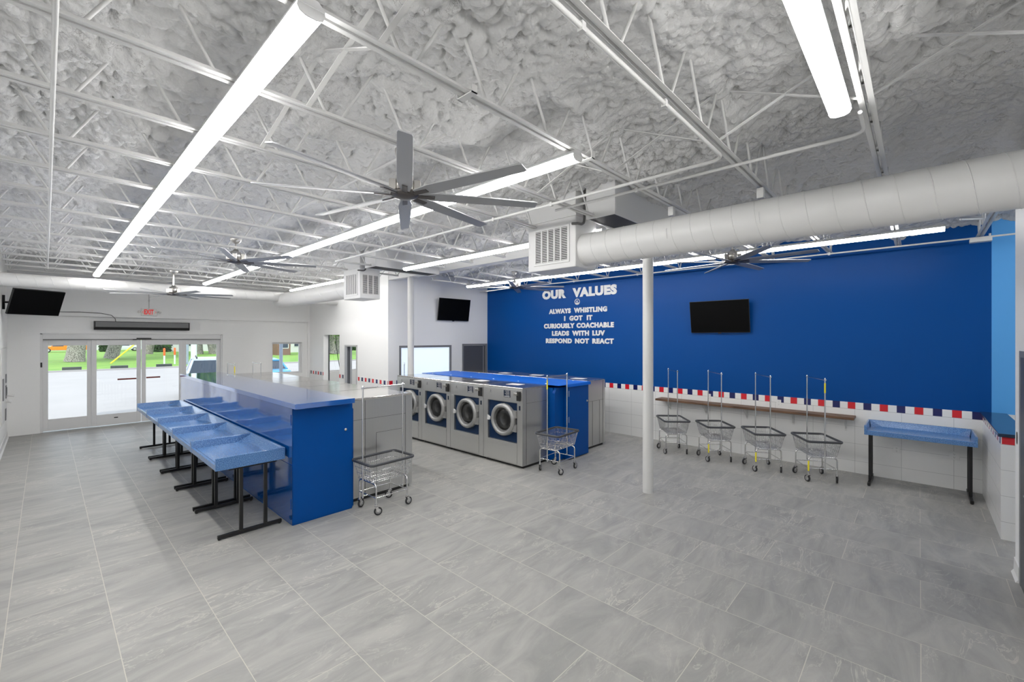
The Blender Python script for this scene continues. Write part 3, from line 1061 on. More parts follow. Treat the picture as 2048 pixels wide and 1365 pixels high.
# ------------------------------------------------------------------ folding tables
def make_table():
    """local x = depth from the open front edge (0) to the back lip, y = length"""
    W, L = 0.745, 1.235
    r = thing('folding_table', '', 'table')
    t = MB()
    zb, zs, zt = 0.815, 0.868, 0.960
    # cross-section through the depth: front edge, sunken top, sloping back lip
    t.prism([(0, zb), (0, zs + 0.014), (0.02, zs + 0.018), (0.05, zs), (W - 0.10, zs), (W - 0.03, zt), (W, zt), (W, zb)], 0.012, L - 0.012, axis='y')
    for a, b in ((0.0, 1), (L, -1)):
        # end lips, upright outside, sloping inside
        n = 0.016
        poly = [(a, zb - 0.001), (a, zt), (a + b * 0.022, zt), (a + b * 0.04, zs - 0.001), (a + b * 0.04, zb - 0.001)]
        p = [(-0.002, u, v) for u, v in poly] + [(W + 0.002, u, v) for u, v in poly]
        m_ = len(poly)
        t.add(p, [tuple(range(m_)), tuple(range(2 * m_ - 1, m_ - 1, -1))] + [(k, m_ + k, m_ + (k + 1) % m_, (k + 1) % m_) for k in range(m_)])
        # sloping corner fillet
        c = [(W - 0.24, a + b * 0.05, zs), (W - 0.03, a + b * 0.022, zt), (W - 0.10, a + b * 0.19, zs), (W - 0.03, a + b * 0.05, zs)]
        t.add(c, [(0, 1, 2), (0, 2, 3), (0, 3, 1), (1, 3, 2)])
    t.build('tabletop', M['granite'], r, bevel=0.004)
    for y in (0.055, L - 0.055):
        MB().box((0.03, y - 0.019, 0.012), (0.72, y + 0.019, 0.052)).build('foot_bar', M['blackmetal'], r, bevel=0.004)
        for x in (0.27, 0.535):
            MB().box((x - 0.019, y - 0.019, 0.052), (x + 0.019, y + 0.019, 0.79)).build('leg', M['blackmetal'], r, bevel=0.003)
        MB().box((0.14, y - 0.018, 0.79), (0.66, y + 0.018, 0.816)).build('top_bar', M['blackmetal'], r)
        for x in (0.05, 0.70):
            MB().tube((x, y, 0), (x, y, 0.014), 0.016, 10).build('glide', M['black'], r)
    remember(r)
    return r
t0 = make_table()
tw = ['at the open end of the row', 'second from the open end', 'the middle one of five',
      'second from the entrance end', 'at the entrance end of the row']
for i in range(5):
    o = t0 if i == 0 else dup(t0, (1.325, 5.865 + 1.245 * i, 0), 0)
    o.location = (1.325, 5.865 + 1.245 * i, 0)
    o['label'] = 'speckled blue folding table by the bulkhead, ' + tw[i]
    o['group'] = 'folding tables in a row along the bulkhead'
o = dup(t0, (8.85, -0.60, 0), 0, 'speckled blue folding table standing alone under the blue wall')
del o['group']

# ------------------------------------------------------------------ laundry carts
def rrect(w, d, r, z, n=5):
    pts = []
    for cx, cy, a0 in ((w / 2 - r, d / 2 - r, 0), (-w / 2 + r, d / 2 - r, 90), (-w / 2 + r, -d / 2 + r, 180), (w / 2 - r, -d / 2 + r, 270)):
        for k in range(n + 1):
            a = R(a0 + 90 * k / n)
            pts.append(Vector((cx + r * math.cos(a), cy + r * math.sin(a), z)))
    return pts
def resample(pts, m):
    """m points evenly round a closed loop"""
    P = pts + [pts[0]]
    ln = [0.0]
    for a, b in zip(P[:-1], P[1:]):
        ln.append(ln[-1] + (b - a).length)
    out, j = [], 0
    for k in range(m):
        t = ln[-1] * k / m
        while ln[j + 1] < t:
            j += 1
        f = (t - ln[j]) / max(1e-9, ln[j + 1] - ln[j])
        out.append(P[j].lerp(P[j + 1], f))
    return out

def make_cart():
    r = thing('laundry_cart', '', 'laundry cart')
    RW, RD, BW, BD, ZR, ZB = 0.675, 0.49, 0.58, 0.40, 0.675, 0.435
    b = MB()
    for f_, wr in ((0.0, 0.004), (0.33, 0.0028), (0.66, 0.0028), (0.97, 0.004)):
        w, d, z = BW + (RW - BW) * f_, BD + (RD - BD) * f_, ZB + (ZR - ZB) * f_
        b.path(rrect(w, d, 0.05, z, 4), wr, 5, True)
    lo, hi = resample(rrect(BW, BD, 0.05, ZB), 72), resample(rrect(RW, RD, 0.05, ZR), 72)
    for p, q in zip(lo, hi):
        b.tube(p, q, 0.0026, 4, cap=False)
    for k in range(1, 18):
        x = -BW / 2 + BW * k / 18
        b.tube((x, -BD / 2, ZB), (x, BD / 2, ZB), 0.0026, 4, cap=False)
    for k in range(1, 6):
        y = -BD / 2 + BD * k / 6
        b.tube((-BW / 2, y, ZB - 0.003), (BW / 2, y, ZB - 0.003), 0.0028, 4, cap=False)
    b.build('basket', M['chrome'], r)
    # soft bumper round the rim: a flattened tube
    q = MB()
    q.M = Matrix.Translation((0, 0, ZR)) @ Matrix.Diagonal((1, 1, 1.5, 1))
    q.path(rrect(RW + 0.012, RD + 0.012, 0.055, 0.0, 6), 0.0128, 10, True)
    q.build('bumper', M['bumper'], r)
    fx, fy = 0.245, 0.205
    fm = MB()
    for sx in (-1, 1):
        x = sx * fx
        pts = [(x, -fy, 0.135)]
        for k in range(7):
            a = PI / 2 * k / 6
            pts.append((x, -fy + 0.05 * (1 - math.cos(a)), 0.355 + 0.05 * math.sin(a)))
        for k in range(7):
            a = PI / 2 * (1 - k / 6)
            pts.append((x, fy - 0.05 * (1 - math.cos(a)), 0.355 + 0.05 * math.sin(a)))
        pts.append((x, fy, 0.135))
        fm.path(pts, 0.0115, 8)
        fm.tube((x, -fy, 0.225), (x, fy, 0.225), 0.008, 8)
        fm.tube((x, 0, 0.225), (sx * 0.318, 0, 0.225), 0.007, 6)
        fm.tube((x, 0, 0.405), (x, 0, 0.432), 0.01, 6)
    for sy in (-1, 1):
        fm.tube((-fx, sy * fy, 0.225), (fx, sy * fy, 0.225), 0.008, 8)
    for sx in (-1, 1):
        fm.tube((sx * fx, -0.15, 0.415), (sx * fx, 0.15, 0.415), 0.009, 6)
    fm.tube((-fx, -0.1, 0.42), (fx, -0.1, 0.42), 0.007, 6).tube((-fx, 0.1, 0.42), (fx, 0.1, 0.42), 0.007, 6)
    fm.build('base_frame', M['chrome'], r)
    for sx in (-1, 1):
        p = MB().tube((sx * 0.318, 0, 0.20), (sx * 0.318, 0, 1.675), 0.0105, 10)
        p.lathe([(0.0135, 1.66), (0.0135, 1.685), (0.009, 1.70), (0, 1.705)], (sx * 0.318, 0, 0), 10)
        p.tube((sx * 0.318 - 0.02, 0, 1.672), (sx * 0.318 + 0.02, 0, 1.672), 0.013, 8)
        p.build('pole', M['chrome'], r)
    MB().tube((-0.318, 0, 1.672), (0.318, 0, 1.672), 0.009, 10).build('hanging_bar', M['chrome'], r)
    for sx in (-1, 1):
        for sy in (-1, 1):
            c = MB()
            a = R(random.uniform(-60, 60)) + (PI if random.random() < .5 else 0)
            c.M = Matrix.Translation((sx * fx, sy * fy, 0)) @ Matrix.Rotation(a, 4, 'Z')
            c.tube((0, 0, 0.118), (0, 0, 0.145), 0.019, 12)
            c.prism([(-0.022, 0.12), (0.02, 0.12), (-0.012, 0.045), (-0.036, 0.045)], -0.0205, -0.017, axis='y')
            c.prism([(-0.022, 0.12), (0.02, 0.12), (-0.012, 0.045), (-0.036, 0.045)], 0.017, 0.0205, axis='y')
            c.box((-0.022, -0.0205, 0.114), (0.02, 0.0205, 0.120))
            co = c.build('caster', M['chrome'], r)
            w = MB()
            w.M = c.M @ Matrix.Translation((-0.024, 0, 0.054))
            w.lathe([(0.036, -0.014), (0.050, -0.013), (0.054, -0.006), (0.054, 0.006), (0.050, 0.013), (0.036, 0.014)], (0, 0, 0), 24, 'y')
            w.build('tyre', M['tyre'], co)
            w = MB()
            w.M = c.M @ Matrix.Translation((-0.024, 0, 0.054))
            w.lathe([(0, -0.016), (0.012, -0.016), (0.016, -0.010), (0.037, -0.012), (0.037, 0.012), (0.016, 0.010), (0.012, 0.016), (0, 0.016)], (0, 0, 0), 24, 'y')
            w.build('wheel_hub', M['hub'], co)
    remember(r)
    return r
cart0 = make_cart()
carts = [((3.215, 5.45), 2.5, 'chrome wire laundry cart beside the near end of the left machine block', 'wire carts by the machines', ()),
         ((6.215, 4.70), 4.0, 'chrome wire laundry cart in front of the middle bulkhead, yellow sticker on its pole', 'wire carts by the machines', ('pl',)),
         ((8.86, 3.725), 39.0, 'chrome wire laundry cart in the row under the wall, first beyond the white post', 'wire carts in a row along the blue wall', ()),
         ((8.865, 2.90), 39.5, 'chrome wire laundry cart in the row under the wall, second from the white post', 'wire carts in a row along the blue wall', ('leg',)),
         ((8.80, 2.055), 34.5, 'chrome wire laundry cart in the row under the wall, second from the lone table', 'wire carts in a row along the blue wall', ('leg',)),
         ((8.80, 1.265), 31.0, 'chrome wire laundry cart in the row under the wall, nearest the lone table', 'wire carts in a row along the blue wall', ('leg', 'pl')),
         ((3.28, 13.02), -90.0, 'chrome cart behind the left machine block, pole with yellow sticker, nearer the entrance', 'wire carts behind the left machine block', ('pr',)),
         ((3.86, 12.95), -90.0, 'chrome cart behind the left machine block, farther from the entrance', 'wire carts behind the left machine block', ()),
         ((6.38, 9.80), 57.0, 'chrome cart half hidden behind the washers, beside the far white post', 'wire carts by the rear wall', ())]
yl = MB().tube((0.318, 0, 1.46), (0.318, 0, 1.62), 0.0115, 10)
yr = MB().tube((-0.318, 0, 1.46), (-0.318, 0, 1.62), 0.0115, 10)
yg = MB().tube((-0.245, 0.205, 0.18), (-0.245, 0.205, 0.345), 0.0128, 10)
for i, ((x, y), a, lb, gp, extra) in enumerate(carts):
    o = cart0 if i == 0 else dup(cart0, (x, y, 0), R(a), lb, gp)
    o.location, o.rotation_euler = (x, y, 0), (0, 0, R(a))
    o['label'], o['group'] = lb, gp
    for e in extra:
        {'pr': yl, 'pl': yr, 'leg': yg}[e].build('sticker', M['yellow'], o)['label'] = 'yellow sticker'
# ------------------------------------------------------------------ ceiling joists, girder, conduits
JZ = 3.82
ORD = ['first', 'second', 'third', 'fourth', 'fifth', 'sixth', 'seventh', 'eighth', 'ninth', 'tenth', 'eleventh', 'twelfth', 'thirteenth',
       'fourteenth', 'fifteenth', 'sixteenth', 'seventeenth', 'eighteenth', 'nineteenth', 'twentieth']
def make_joist(x0, x1, lo0, lo1, gap=0.018):
    """an open-web joist along x: bottom chord of two angles, rods zig-zagging up into the foam"""
    r = thing('ceiling_joist', '', 'joist')
    c = MB()
    for s in (-1, 1):
        y = s * (gap / 2 + 0.004)
        c.box((lo0, y - 0.004, 0.0), (lo1, y + 0.004, 0.032))
        c.box((lo0, min(y, y + s * 0.027), 0.0), (lo1, max(y, y + s * 0.027), 0.005))
    c.build('bottom_chord', M['steelwhite'], r)
    t = MB()
    for s in (-1, 1):
        y = s * (gap / 2 + 0.004)
        t.box((x0, y - 0.004, 0.43), (x1, y + 0.004, 0.47))
    t.build('top_chord', M['steelwhite'], r)
    w = MB()
    n = max(2, round((lo1 - lo0) / 0.62))
    st = (lo1 - lo0) / n
    for k in range(n):
        a, m_, b = lo0 + st * k, lo0 + st * (k + 0.5), lo0 + st * (k + 1)
        w.tube((a + 0.05, 0, 0.02), (m_ - 0.02, 0, 0.45), 0.0105, 6, cap=False)
        w.tube((m_ + 0.02, 0, 0.45), (b - 0.05, 0, 0.02), 0.0105, 6, cap=False)
    w.tube((lo0 + 0.03, 0, 0.02), (x0 + 0.05, 0, 0.44), 0.0105, 6, cap=False)
    w.tube((lo1 - 0.03, 0, 0.02), (x1 - 0.05, 0, 0.44), 0.0105, 6, cap=False)
    w.build('web', M['steelwhite'], r)
    remember(r)
    return r
jl = make_joist(XL + 0.01, 6.12, XL + 0.06, 5.75)
jr = make_joist(6.40, XR - 0.01, 6.75, 9.40)
joist_y = [0.24 + 0.885 * k for k in range(17)]
first = True
for k, y in enumerate(joist_y):
    o = jl if first else dup(jl, (0, y, JZ), 0)
    first = False
    o.location = (0, y, JZ)
    o['label'] = f'white open-web joist left of the girder, {ORD[k]} from the camera'
    o['group'] = 'open-web joists left of the girder'
first = True
for k, y in enumerate([-0.645] + [v for v in joist_y if v < 9.9]):
    o = jr if first else dup(jr, (0, y, JZ), 0)
    first = False
    o.location = (0, y, JZ)
    o['label'] = f'white open-web joist between the girder and the blue wall, {ORD[k]} from the half wall'
    o['group'] = 'open-web joists right of the girder'

g = thing('ceiling_girder', 'white boxed girder carried by the two round posts, along the middle of the room', 'girder', (GIRDER_X, 3.0, 3.88))
MB().box((-0.09, 0.0, 0.0), (0.09, 7.2, 0.36)).build('beam', M['sheet'], g)
MB().box((-0.10, 0.0, -0.012), (0.10, 7.2, 0.0)).build('flange', M['sheet'], g)

for (x, y), lb in (((6.25, 3.01), 'white round steel post standing free in the open floor'), ((6.25, 9.31), 'white round steel post behind the washers, by the frosted window')):
    r = thing('support_post', lb, 'post', (x, y, 0), group='round posts under the girder')
    MB().tube((0, 0, 0), (0, 0, 3.86), 0.078, 32).build('pole', M['steelwhite'], r)
    MB().box((-0.12, -0.12, 3.855), (0.12, 0.12, 3.868)).build('cap_plate', M['steelwhite'], r)

def braces():
    rows = [(1.15, 'left', range(1, 4)), (3.45, 'middle', range(-1, 3)), (8.0, 'right', range(-1, 10))]
    proto = None
    for x, w, ks in rows:
        for k in ks:
            y = 0.24 + 0.885 * k
            if proto is None:
                proto = thing('cross_brace', '', 'brace')
                for a, b in (((0, 0.02, 0.004), (0.10, 0.865, 0.42)), ((0.0, 0.865, 0.004), (0.10, 0.02, 0.42))):
                    MB().bar(a, b, 0.03, 0.006).build('brace_rod', M['steelwhite'], proto)
                remember(proto)
                o = proto
            else:
                o = dup(proto, (0, 0, 0), 0)
            o.location = (x, y, JZ)
            o['label'] = f'pair of thin white brace rods between two joists, {w} line of braces, bay {k + 2}'
            o['group'] = f'cross braces, {w} line'
    return
braces()

def conduit(pts, r, lb, clips=()):
    o = thing('electrical_conduit', lb, 'conduit', pts[0], group='thin white conduits under the joists')
    p0 = Vector(pts[0])
    MB().path([Vector(p) - p0 for p in pts], r, 10).build('pipe', M['steelwhite'], o)
    for c in clips:
        MB().cbox(Vector(c) - p0, (0.03, 0.03, 0.045)).build('clip', M['steelwhite'], o)
def bend(a, c, b, r=0.12, n=6):
    """rounded corner at c between a and b"""
    a, b, c = Vector(a), Vector(b), Vector(c)
    p, q = c + (a - c).normalized() * r, c + (b - c).normalized() * r
    return [tuple(p.lerp(c, t).lerp(c.lerp(q, t), t)) for t in [k / n for k in range(n + 1)]]
z = 3.785
conduit([(0.03, 1.2, z), (0.03, 13.2, z)], 0.0115, 'straight conduit running towards the entrance near the left side wall')
conduit([(0.6, 1.145, z)] + bend((0.6, 1.145, z), (3.72, 1.145, z), (3.72, 8.0, z)) + [(3.72, 8.0, z)], 0.014,
        'conduit turning off a joist and running to the far air handler', [(3.72, 2.895, z), (3.72, 3.78, z), (3.72, 6.4, z), (1.7, 1.145, z), (2.6, 1.145, z)])
conduit([(3.55, 0.275, z)] + bend((3.55, 0.275, z), (3.93, 0.275, z), (3.93, 3.6, z)) + [(3.93, 3.0, z)], 0.013,
        'conduit curving from the joist by the near lamp to the near air handler', [(3.93, 2.01, z)])
conduit([(2.13, 2.7, 3.93), (2.13, 13.2, 3.93)], 0.012, 'conduit linking the three fans over the left half', [(2.13, 5.0, 3.9)])
conduit([(9.15, 9.9, z), (9.15, -2.9, z)], 0.013, 'conduit running along the top of the blue wall', [(9.15, y, z) for y in (1.125, 2.0, 4.66, 6.4)])
conduit([(9.05, -0.75, 4.02), (8.2, -0.40, 3.90)], 0.012, 'short conduit from the lamp end by the blue wall to the corner joist')
o = thing('junction_box', 'white junction box on the corner joist at the top of the blue wall', 'junction box', (9.15, -0.645, 3.72))
MB().box((-0.06, -0.11, 0.0), (0.06, 0.11, 0.05)).build('box', M['steelwhite'], o, bevel=0.004)
MB().tube((0, -0.09, 0.05), (0.0, -0.09, 0.11), 0.012).build('fitting', M['steelwhite'], o)
# hanger plates across the doubled chord of the third joist
for i, (x, y) in enumerate(((1.75, 2.01), (3.05, 2.01))):
    o = thing('hanger_plate', f'small white plate clipped across a joist chord, {("nearer to", "farther from")[i]} the big fan', 'bracket', (x, y, JZ - 0.012), group='plates across the joist chord')
    MB().box((-0.022, -0.07, 0), (0.022, 0.07, 0.006)).box((-0.022, -0.07, 0), (0.022, -0.064, 0.05)).box((-0.022, 0.064, 0), (0.022, 0.07, 0.05)).build('plate', M['steelwhite'], o)

# ------------------------------------------------------------------ strip lamps
def make_lamp(L):
    """along y, from 0 to L"""
    r = thing('strip_light', '', 'lamp')
    h = MB().prism([(-0.059, 0.047), (-0.059, 0.058), (-0.03, 0.085), (0.03, 0.085), (0.059, 0.058), (0.059, 0.047)], 0.0, L, axis='y')
    h.build('housing', M['housing'], r)
    l = MB()
    prof = [(-0.055, 0.047), (-0.058, 0.032), (-0.047, 0.010), (-0.022, 0.0), (0.022, 0.0), (0.047, 0.010), (0.058, 0.032), (0.055, 0.047)]
    l.prism([(a, b) for a, b in prof], 0.006, L - 0.006, axis='y')
    l.build('lens', M['lens'], r)
    for y0_, y1_ in ((0.0, 0.006), (L - 0.006, L)):
        MB().prism([(a * 1.05, b - 0.001) for a, b in prof], y0_, y1_, axis='y').build('end_cap', M['housing'], r)
    remember(r)
    return r
LZ = JZ - 0.085
lamp0 = make_lamp(2.34)
rows = [('over the left walkway, from the near end', 0.79, [1.93 + 2.345 * k for k in range(5)], 'left lamp row'),
        ('over the machines, from the near end', 2.86, [1.96 + 2.345 * k for k in range(5)], 'second lamp row'),
        ('beside the girder, from the near air handler', 5.06, [3.05, 5.395], 'third lamp row'),
        ('beside the far duct, from the far air handler', 5.02, [9.02, 11.365], 'far lamp row'),
        ('along the blue wall, from the half wall', 7.98, [-0.25 + 2.345 * k for k in range(4)], 'lamp row along the blue wall')]
first = True
for words, x, ys, gp in rows:
    for i, y in enumerate(ys):
        o = lamp0 if first else dup(lamp0, (0, 0, 0), 0)
        first = False
        o.location = (x, y, LZ)
        o['label'] = f'lit white strip lamp {words}, {ORD[i]}'
        o['group'] = gp
for loc_, a_, lb_ in (((1.12, 0.372, LZ + 0.03), 90, 'unseen strip lamp added to continue the crosswise lamp, above the camera'), ((9.3, -2.0, 4.06), 90, 'unseen strip lamp added to light the alcove behind the half wall'),
                      ((9.2, 12.2, 4.06), 90, 'unseen strip lamp added to brighten the lobby, its nearer one'), ((9.2, 14.2, 4.06), 90, 'unseen strip lamp added to brighten the lobby, by the street window')):
    o = dup(lamp0, loc_, R(a_), lb_, 'added lamps out of sight')  # unseen lamps, added so the camera end, alcove and lobby look lit
o = dup(lamp0, (3.49, 0.372, LZ + 0.03), R(90), 'lit white strip lamp set crosswise on the first joist')
if 'group' in o:
    del o['group']

# ------------------------------------------------------------------ ceiling fans
def make_fan(rod):
    r = thing('ceiling_fan', '', 'fan')
    MB().lathe([(0.0, rod + 0.09), (0.085, rod + 0.09), (0.085, rod + 0.06), (0.07, rod + 0.03), (0.035, rod + 0.0), (0.012, rod - 0.01)], n=24).build('canopy', M['nickel'], r)
    MB().tube((0, 0, 0.14), (0, 0, rod + 0.02), 0.013, 12).build('down_rod', M['nickel'], r)
    m_ = MB().lathe([(0.0, 0.20), (0.03, 0.20), (0.045, 0.17), (0.075, 0.16), (0.078, 0.03), (0.0, 0.03)], n=28)
    mo = m_.build('motor', M['nickel'], r)
    for k in range(4):
        a = R(45 + 90 * k)
        q = MB()
        q.M = Matrix.Rotation(a, 4, 'Z')
        q.prism([(0.075, 0.03), (0.135, 0.03), (0.135, 0.12), (0.125, 0.13), (0.075, 0.13)], -0.028, 0.028, axis='y')
        q.build('motor_fin', M['nickel'], mo, bevel=0.006)
    MB().lathe([(0.0, -0.035), (0.05, -0.033), (0.095, -0.022), (0.125, -0.002), (0.12, 0.02), (0.0, 0.028)], n=32).build('hub', M['darkmetal'], r)
    for k in range(8):
        b = MB()
        b.M = Matrix.Rotation(R(45 * k), 4, 'Z') @ Matrix.Translation((0, 0, 0.0)) @ Matrix.Rotation(R(-13), 4, 'X')
        top = [(0.13, 0.040), (0.30, 0.062), (0.80, 0.056), (1.18, 0.049), (1.205, 0.040), (1.205, -0.044), (1.18, -0.052), (0.80, -0.060), (0.30, -0.066), (0.13, -0.040)]
        b.prism(top, -0.005, 0.005, axis='z')
        bo = b.build('blade', M['fan'], r, bevel=0.002)
        c = MB()
        c.M = b.M
        c.box((0.09, -0.022, -0.012), (0.26, 0.022, -0.005))
        c.build('blade_bracket', M['darkmetal'], bo)
    remember(r)
    return r
fan0 = make_fan(0.30)
fans = [((2.155, 3.30, 3.60), 12.0, 'large eight-bladed ceiling fan, the nearest one, in front of the bright lamp row'),
        ((2.135, 8.20, 3.60), 22.0, 'eight-bladed ceiling fan over the left machine block, on a short rod'),
        ((7.95, 7.32, 3.60), -8.0, 'eight-bladed ceiling fan before the wall lettering'),
        ((7.72, 2.245, 3.60), -7.0, 'eight-bladed ceiling fan above the television on the blue wall')]
for i, (l, a, lb) in enumerate(fans):
    o = fan0 if i == 0 else dup(fan0, l, R(a))
    o.location, o.rotation_euler = l, (0, 0, R(a))
    o['label'], o['group'] = lb, 'eight-bladed ceiling fans'
o = make_fan(0.46)
o.location, o.rotation_euler = (1.986, 12.38, 3.34), (0, 0, R(11.6))
tag(o, 'eight-bladed ceiling fan on a long rod, before the entrance and its EXIT sign', 'fan', 'eight-bladed ceiling fans')

# ------------------------------------------------------------------ air ducts and air handlers
def spiral_duct(p, q, r, ridge=0.0042, pitch=0.20, m='duct'):
    """a round duct from p to q with raised spiral seams"""
    p, q = Vector(p), Vector(q)
    d = (q - p)
    L = d.length
    d = d.normalized()
    u, w = frame_of(d)
    b = MB().tube((0, 0, 0), q - p, r, 40)
    n = int(L / pitch)
    pts = []
    N = 28
    for k in range(n * N + 1):
        t = 2 * PI * k / N
        pts.append(d * (pitch * k / N) + u * (r * math.cos(t)) + w * (r * math.sin(t)))
    s = MB().path(pts, ridge, 4)
    return b, s
DX = 4.73
o = thing('spiral_duct', 'white round duct crossing in front of the post, from the near air handler', 'duct', (DX, 3.12, 3.47))
b, s = spiral_duct((DX, 3.12, 3.47), (DX, -0.72, 3.47), 0.205)
b.build('pipe', M['duct'], o)
s.build('spiral_seam', M['duct'], o)
o = thing('spiral_duct', 'white round duct from the far air handler towards the entrance', 'duct', (DX, 9.29, 3.45))
b, s = spiral_duct((DX, 9.29, 3.45), (DX, 13.75, 3.45), 0.205, 0.004, 0.9)
b.build('pipe', M['duct'], o)
s.build('spiral_seam', M['duct'], o)
MB().tube((0, 4.46, 0), (0, 4.52, 0), 0.205, 40, r2=0.15).build('end_cap', M['duct'], o)
o = thing('spiral_duct', 'long white round duct across the entrance side, from wall to wall', 'duct', (XL, 13.42, 3.525))
b, s = spiral_duct((XL - 0.02, 13.42, 3.525), (6.30, 13.42, 3.525), 0.138, 0.004, 0.24)
b.build('pipe', M['duct'], o)
s.build('spiral_seam', M['duct'], o)

def register(mb_name, root, axis, face, a0, a1, z0, z1, n, m='grille'):
    """a supply grille on a face: dark opening, frame, upright louvres; axis 'x' = face normal along x"""
    def B(mb, u0, u1, w0, w1, d0, d1):
        if axis == 'x':
            mb.box((face + d0, u0, w0), (face + d1, u1, w1))
        else:
            mb.box((u0, face + d0, w0), (u1, face + d1, w1))
    f = MB()
    e = 0.03
    B(f, a0 - e, a1 + e, z0 - e, z0, -0.012, 0.0)
    B(f, a0 - e, a1 + e, z1, z1 + e, -0.012, 0.0)
    B(f, a0 - e, a0, z0, z1, -0.012, 0.0)
    B(f, a1, a1 + e, z0, z1, -0.012, 0.0)
    g_ = f.build('supply_grille', M['sheet'], root)
    d = MB()
    B(d, a0, a1, z0, z1, -0.003, -0.001)
    d.build('grille_opening', M[m], g_)
    v = MB()
    nn = int((z1 - z0) / 0.022)
    for k in range(nn):
        zz = z0 + (k + 0.5) * (z1 - z0) / nn
        B(v, a0, a1, zz - 0.0045, zz + 0.0045, -0.007, -0.003)
    v.build('grille_blades', M['sheet'], g_)
    v = MB()
    for k in range(1, n):
        u = a0 + (a1 - a0) * k / n
        B(v, u - 0.011, u + 0.011, z0, z1, -0.014, -0.003)
    v.build('grille_mullions', M['sheet'], g_)

def air_handler(y0, y1, zb, lb, two, yr0, lb2):
    x0, x1, zt = 4.50, 4.97, 4.24
    o = thing('air_handler', lb, 'air handler', (x0, y0, zb), group='air handlers hung beside the girder')
    W, D, H = x1 - x0, y1 - y0, zt - zb
    MB().box((0, 0, 0), (W, D, H)).build('cabinet', M['sheet'], o, bevel=0.012)
    register('x', o, 'x', 0.0, 0.12, D - 0.14, 0.10, 0.52, 5)
    if two:
        register('y', o, 'y', 0.0, 0.06, W - 0.05, 0.10, 0.50, 3)
    MB().box((-0.02, -0.02, 0.635), (W, D + 0.02, 0.66)).build('joint_flange', M['sheet'], o)
    # return box next to it, nearer the camera
    bx0, bx1, by0, by1, bz = 4.55, 6.15, yr0, y0 - 0.12, 3.80
    o2 = thing('return_box', lb2, 'air box', (bx0, by0, bz), group='return boxes beside the air handlers')
    w, d = bx1 - bx0, by1 - by0
    s = MB()
    t = 0.02
    s.box((0, 0, 0), (t, d, 0.44)).box((w - t, 0, 0), (w, d, 0.44)).box((t, 0, 0), (w - t, t, 0.44)).box((t, d - t, 0), (w - t, d, 0.44)).box((t, t, 0.40), (w - t, d - t, 0.44))
    s.build('casing', M['sheet'], o2, bevel=0.004)
    MB().box((t, t, 0.012), (w - t, d - t, 0.02)).build('filter', M['filter'], o2)
    # refrigerant lines between the two
    c = thing('copper_line_set', 'dark insulated pipe looping between the ' + ('near' if not two else 'far') + ' air handler and its return box', 'pipe', (4.58, y0 - 0.06, 3.78))
    pts = [(0.02, 0.0, 0.42), (0.02, 0.0, 0.10)] + bend((0.02, 0, 0.10), (0.02, 0.0, -0.02), (-0.12, 0.02, -0.02), 0.07) + [(-0.10, 0.02, -0.02), (-0.10, 0.10, -0.01)]
    MB().path(pts, 0.016, 8).build('pipe', M['rubber'], c)
air_handler(3.12, 3.90, 3.235, 'white air handler with one big grille, the nearer one, at the duct by the post', False, 2.60, 'white return box with dark filter underneath, beside the nearer air handler')
air_handler(8.57, 9.30, 3.185, 'white air handler with grilles on two faces, the farther one, by the rear wall', True, 8.02, 'white return box with dark filter underneath, beside the farther air handler')
for i, (x, y, lb) in enumerate(((4.75, 2.01, 'small white control box hanging by the duct, nearer the air handler'), (4.75, 1.125, 'small white control box hanging by the duct, farther from the air handler'))):
    o = thing('control_box', lb, 'control box', (x, y, 3.70), group='control boxes hung over the duct')
    MB().box((-0.03, -0.03, 0.0), (0.03, 0.03, 0.10)).build('box', M['outlet'], o, bevel=0.004)
    MB().path([(0, 0, 0), (-0.05, -0.01, -0.08), (-0.16, -0.03, -0.13), (-0.235, -0.04, -0.2), (-0.235, -0.05, -0.30)], 0.003, 5).build('wire', M['sheet'], o)
# ------------------------------------------------------------------ televisions
def make_tv(lb, origin, yaw, w, h, tilt, mount_len):
    """origin = middle of the wall bracket, yaw = direction the screen faces, screen leans down by tilt"""
    r = thing('television', lb, 'television', origin, yaw)
    T = Matrix.Translation((mount_len, 0, 0)) @ Matrix.Rotation(tilt, 4, 'Y')
    b = MB()
    b.M = T
    b.box((0.0, -w / 2, -h / 2), (0.022, w / 2, h / 2))
    b.box((-0.04, -w * 0.36, -h * 0.4), (0.0, w * 0.36, h * 0.25))
    b.build('casing', M['black'], r, bevel=0.004)
    b = MB()
    b.M = T
    b.box((0.022, -w / 2 + 0.008, -h / 2 + 0.012), (0.0235, w / 2 - 0.008, h / 2 - 0.008))
    b.build('screen', M['screen'], r)
    b = MB()
    b.M = T
    b.box((0.0, -0.03, -h / 2 - 0.018), (0.02, 0.03, -h / 2))
    b.build('sensor_bar', M['black'], r)
    q = MB().box((0.0, -0.10, -0.13), (0.012, 0.10, 0.13)).box((0.012, -0.03, -0.03), (mount_len - 0.03, 0.03, 0.03))
    q.build('wall_bracket', M['blackmetal'], r)
    return r
make_tv('black television on the royal blue wall above the wall shelf', (XR - 0.002, 3.03, 2.79), PI, 1.16, 0.67, R(9), 0.09)
make_tv('black television on the white rear wall above the frosted window and grey door', (8.23, 10.11, 3.18), -R(90) - 0.04, 1.14, 0.65, R(9), 0.09)
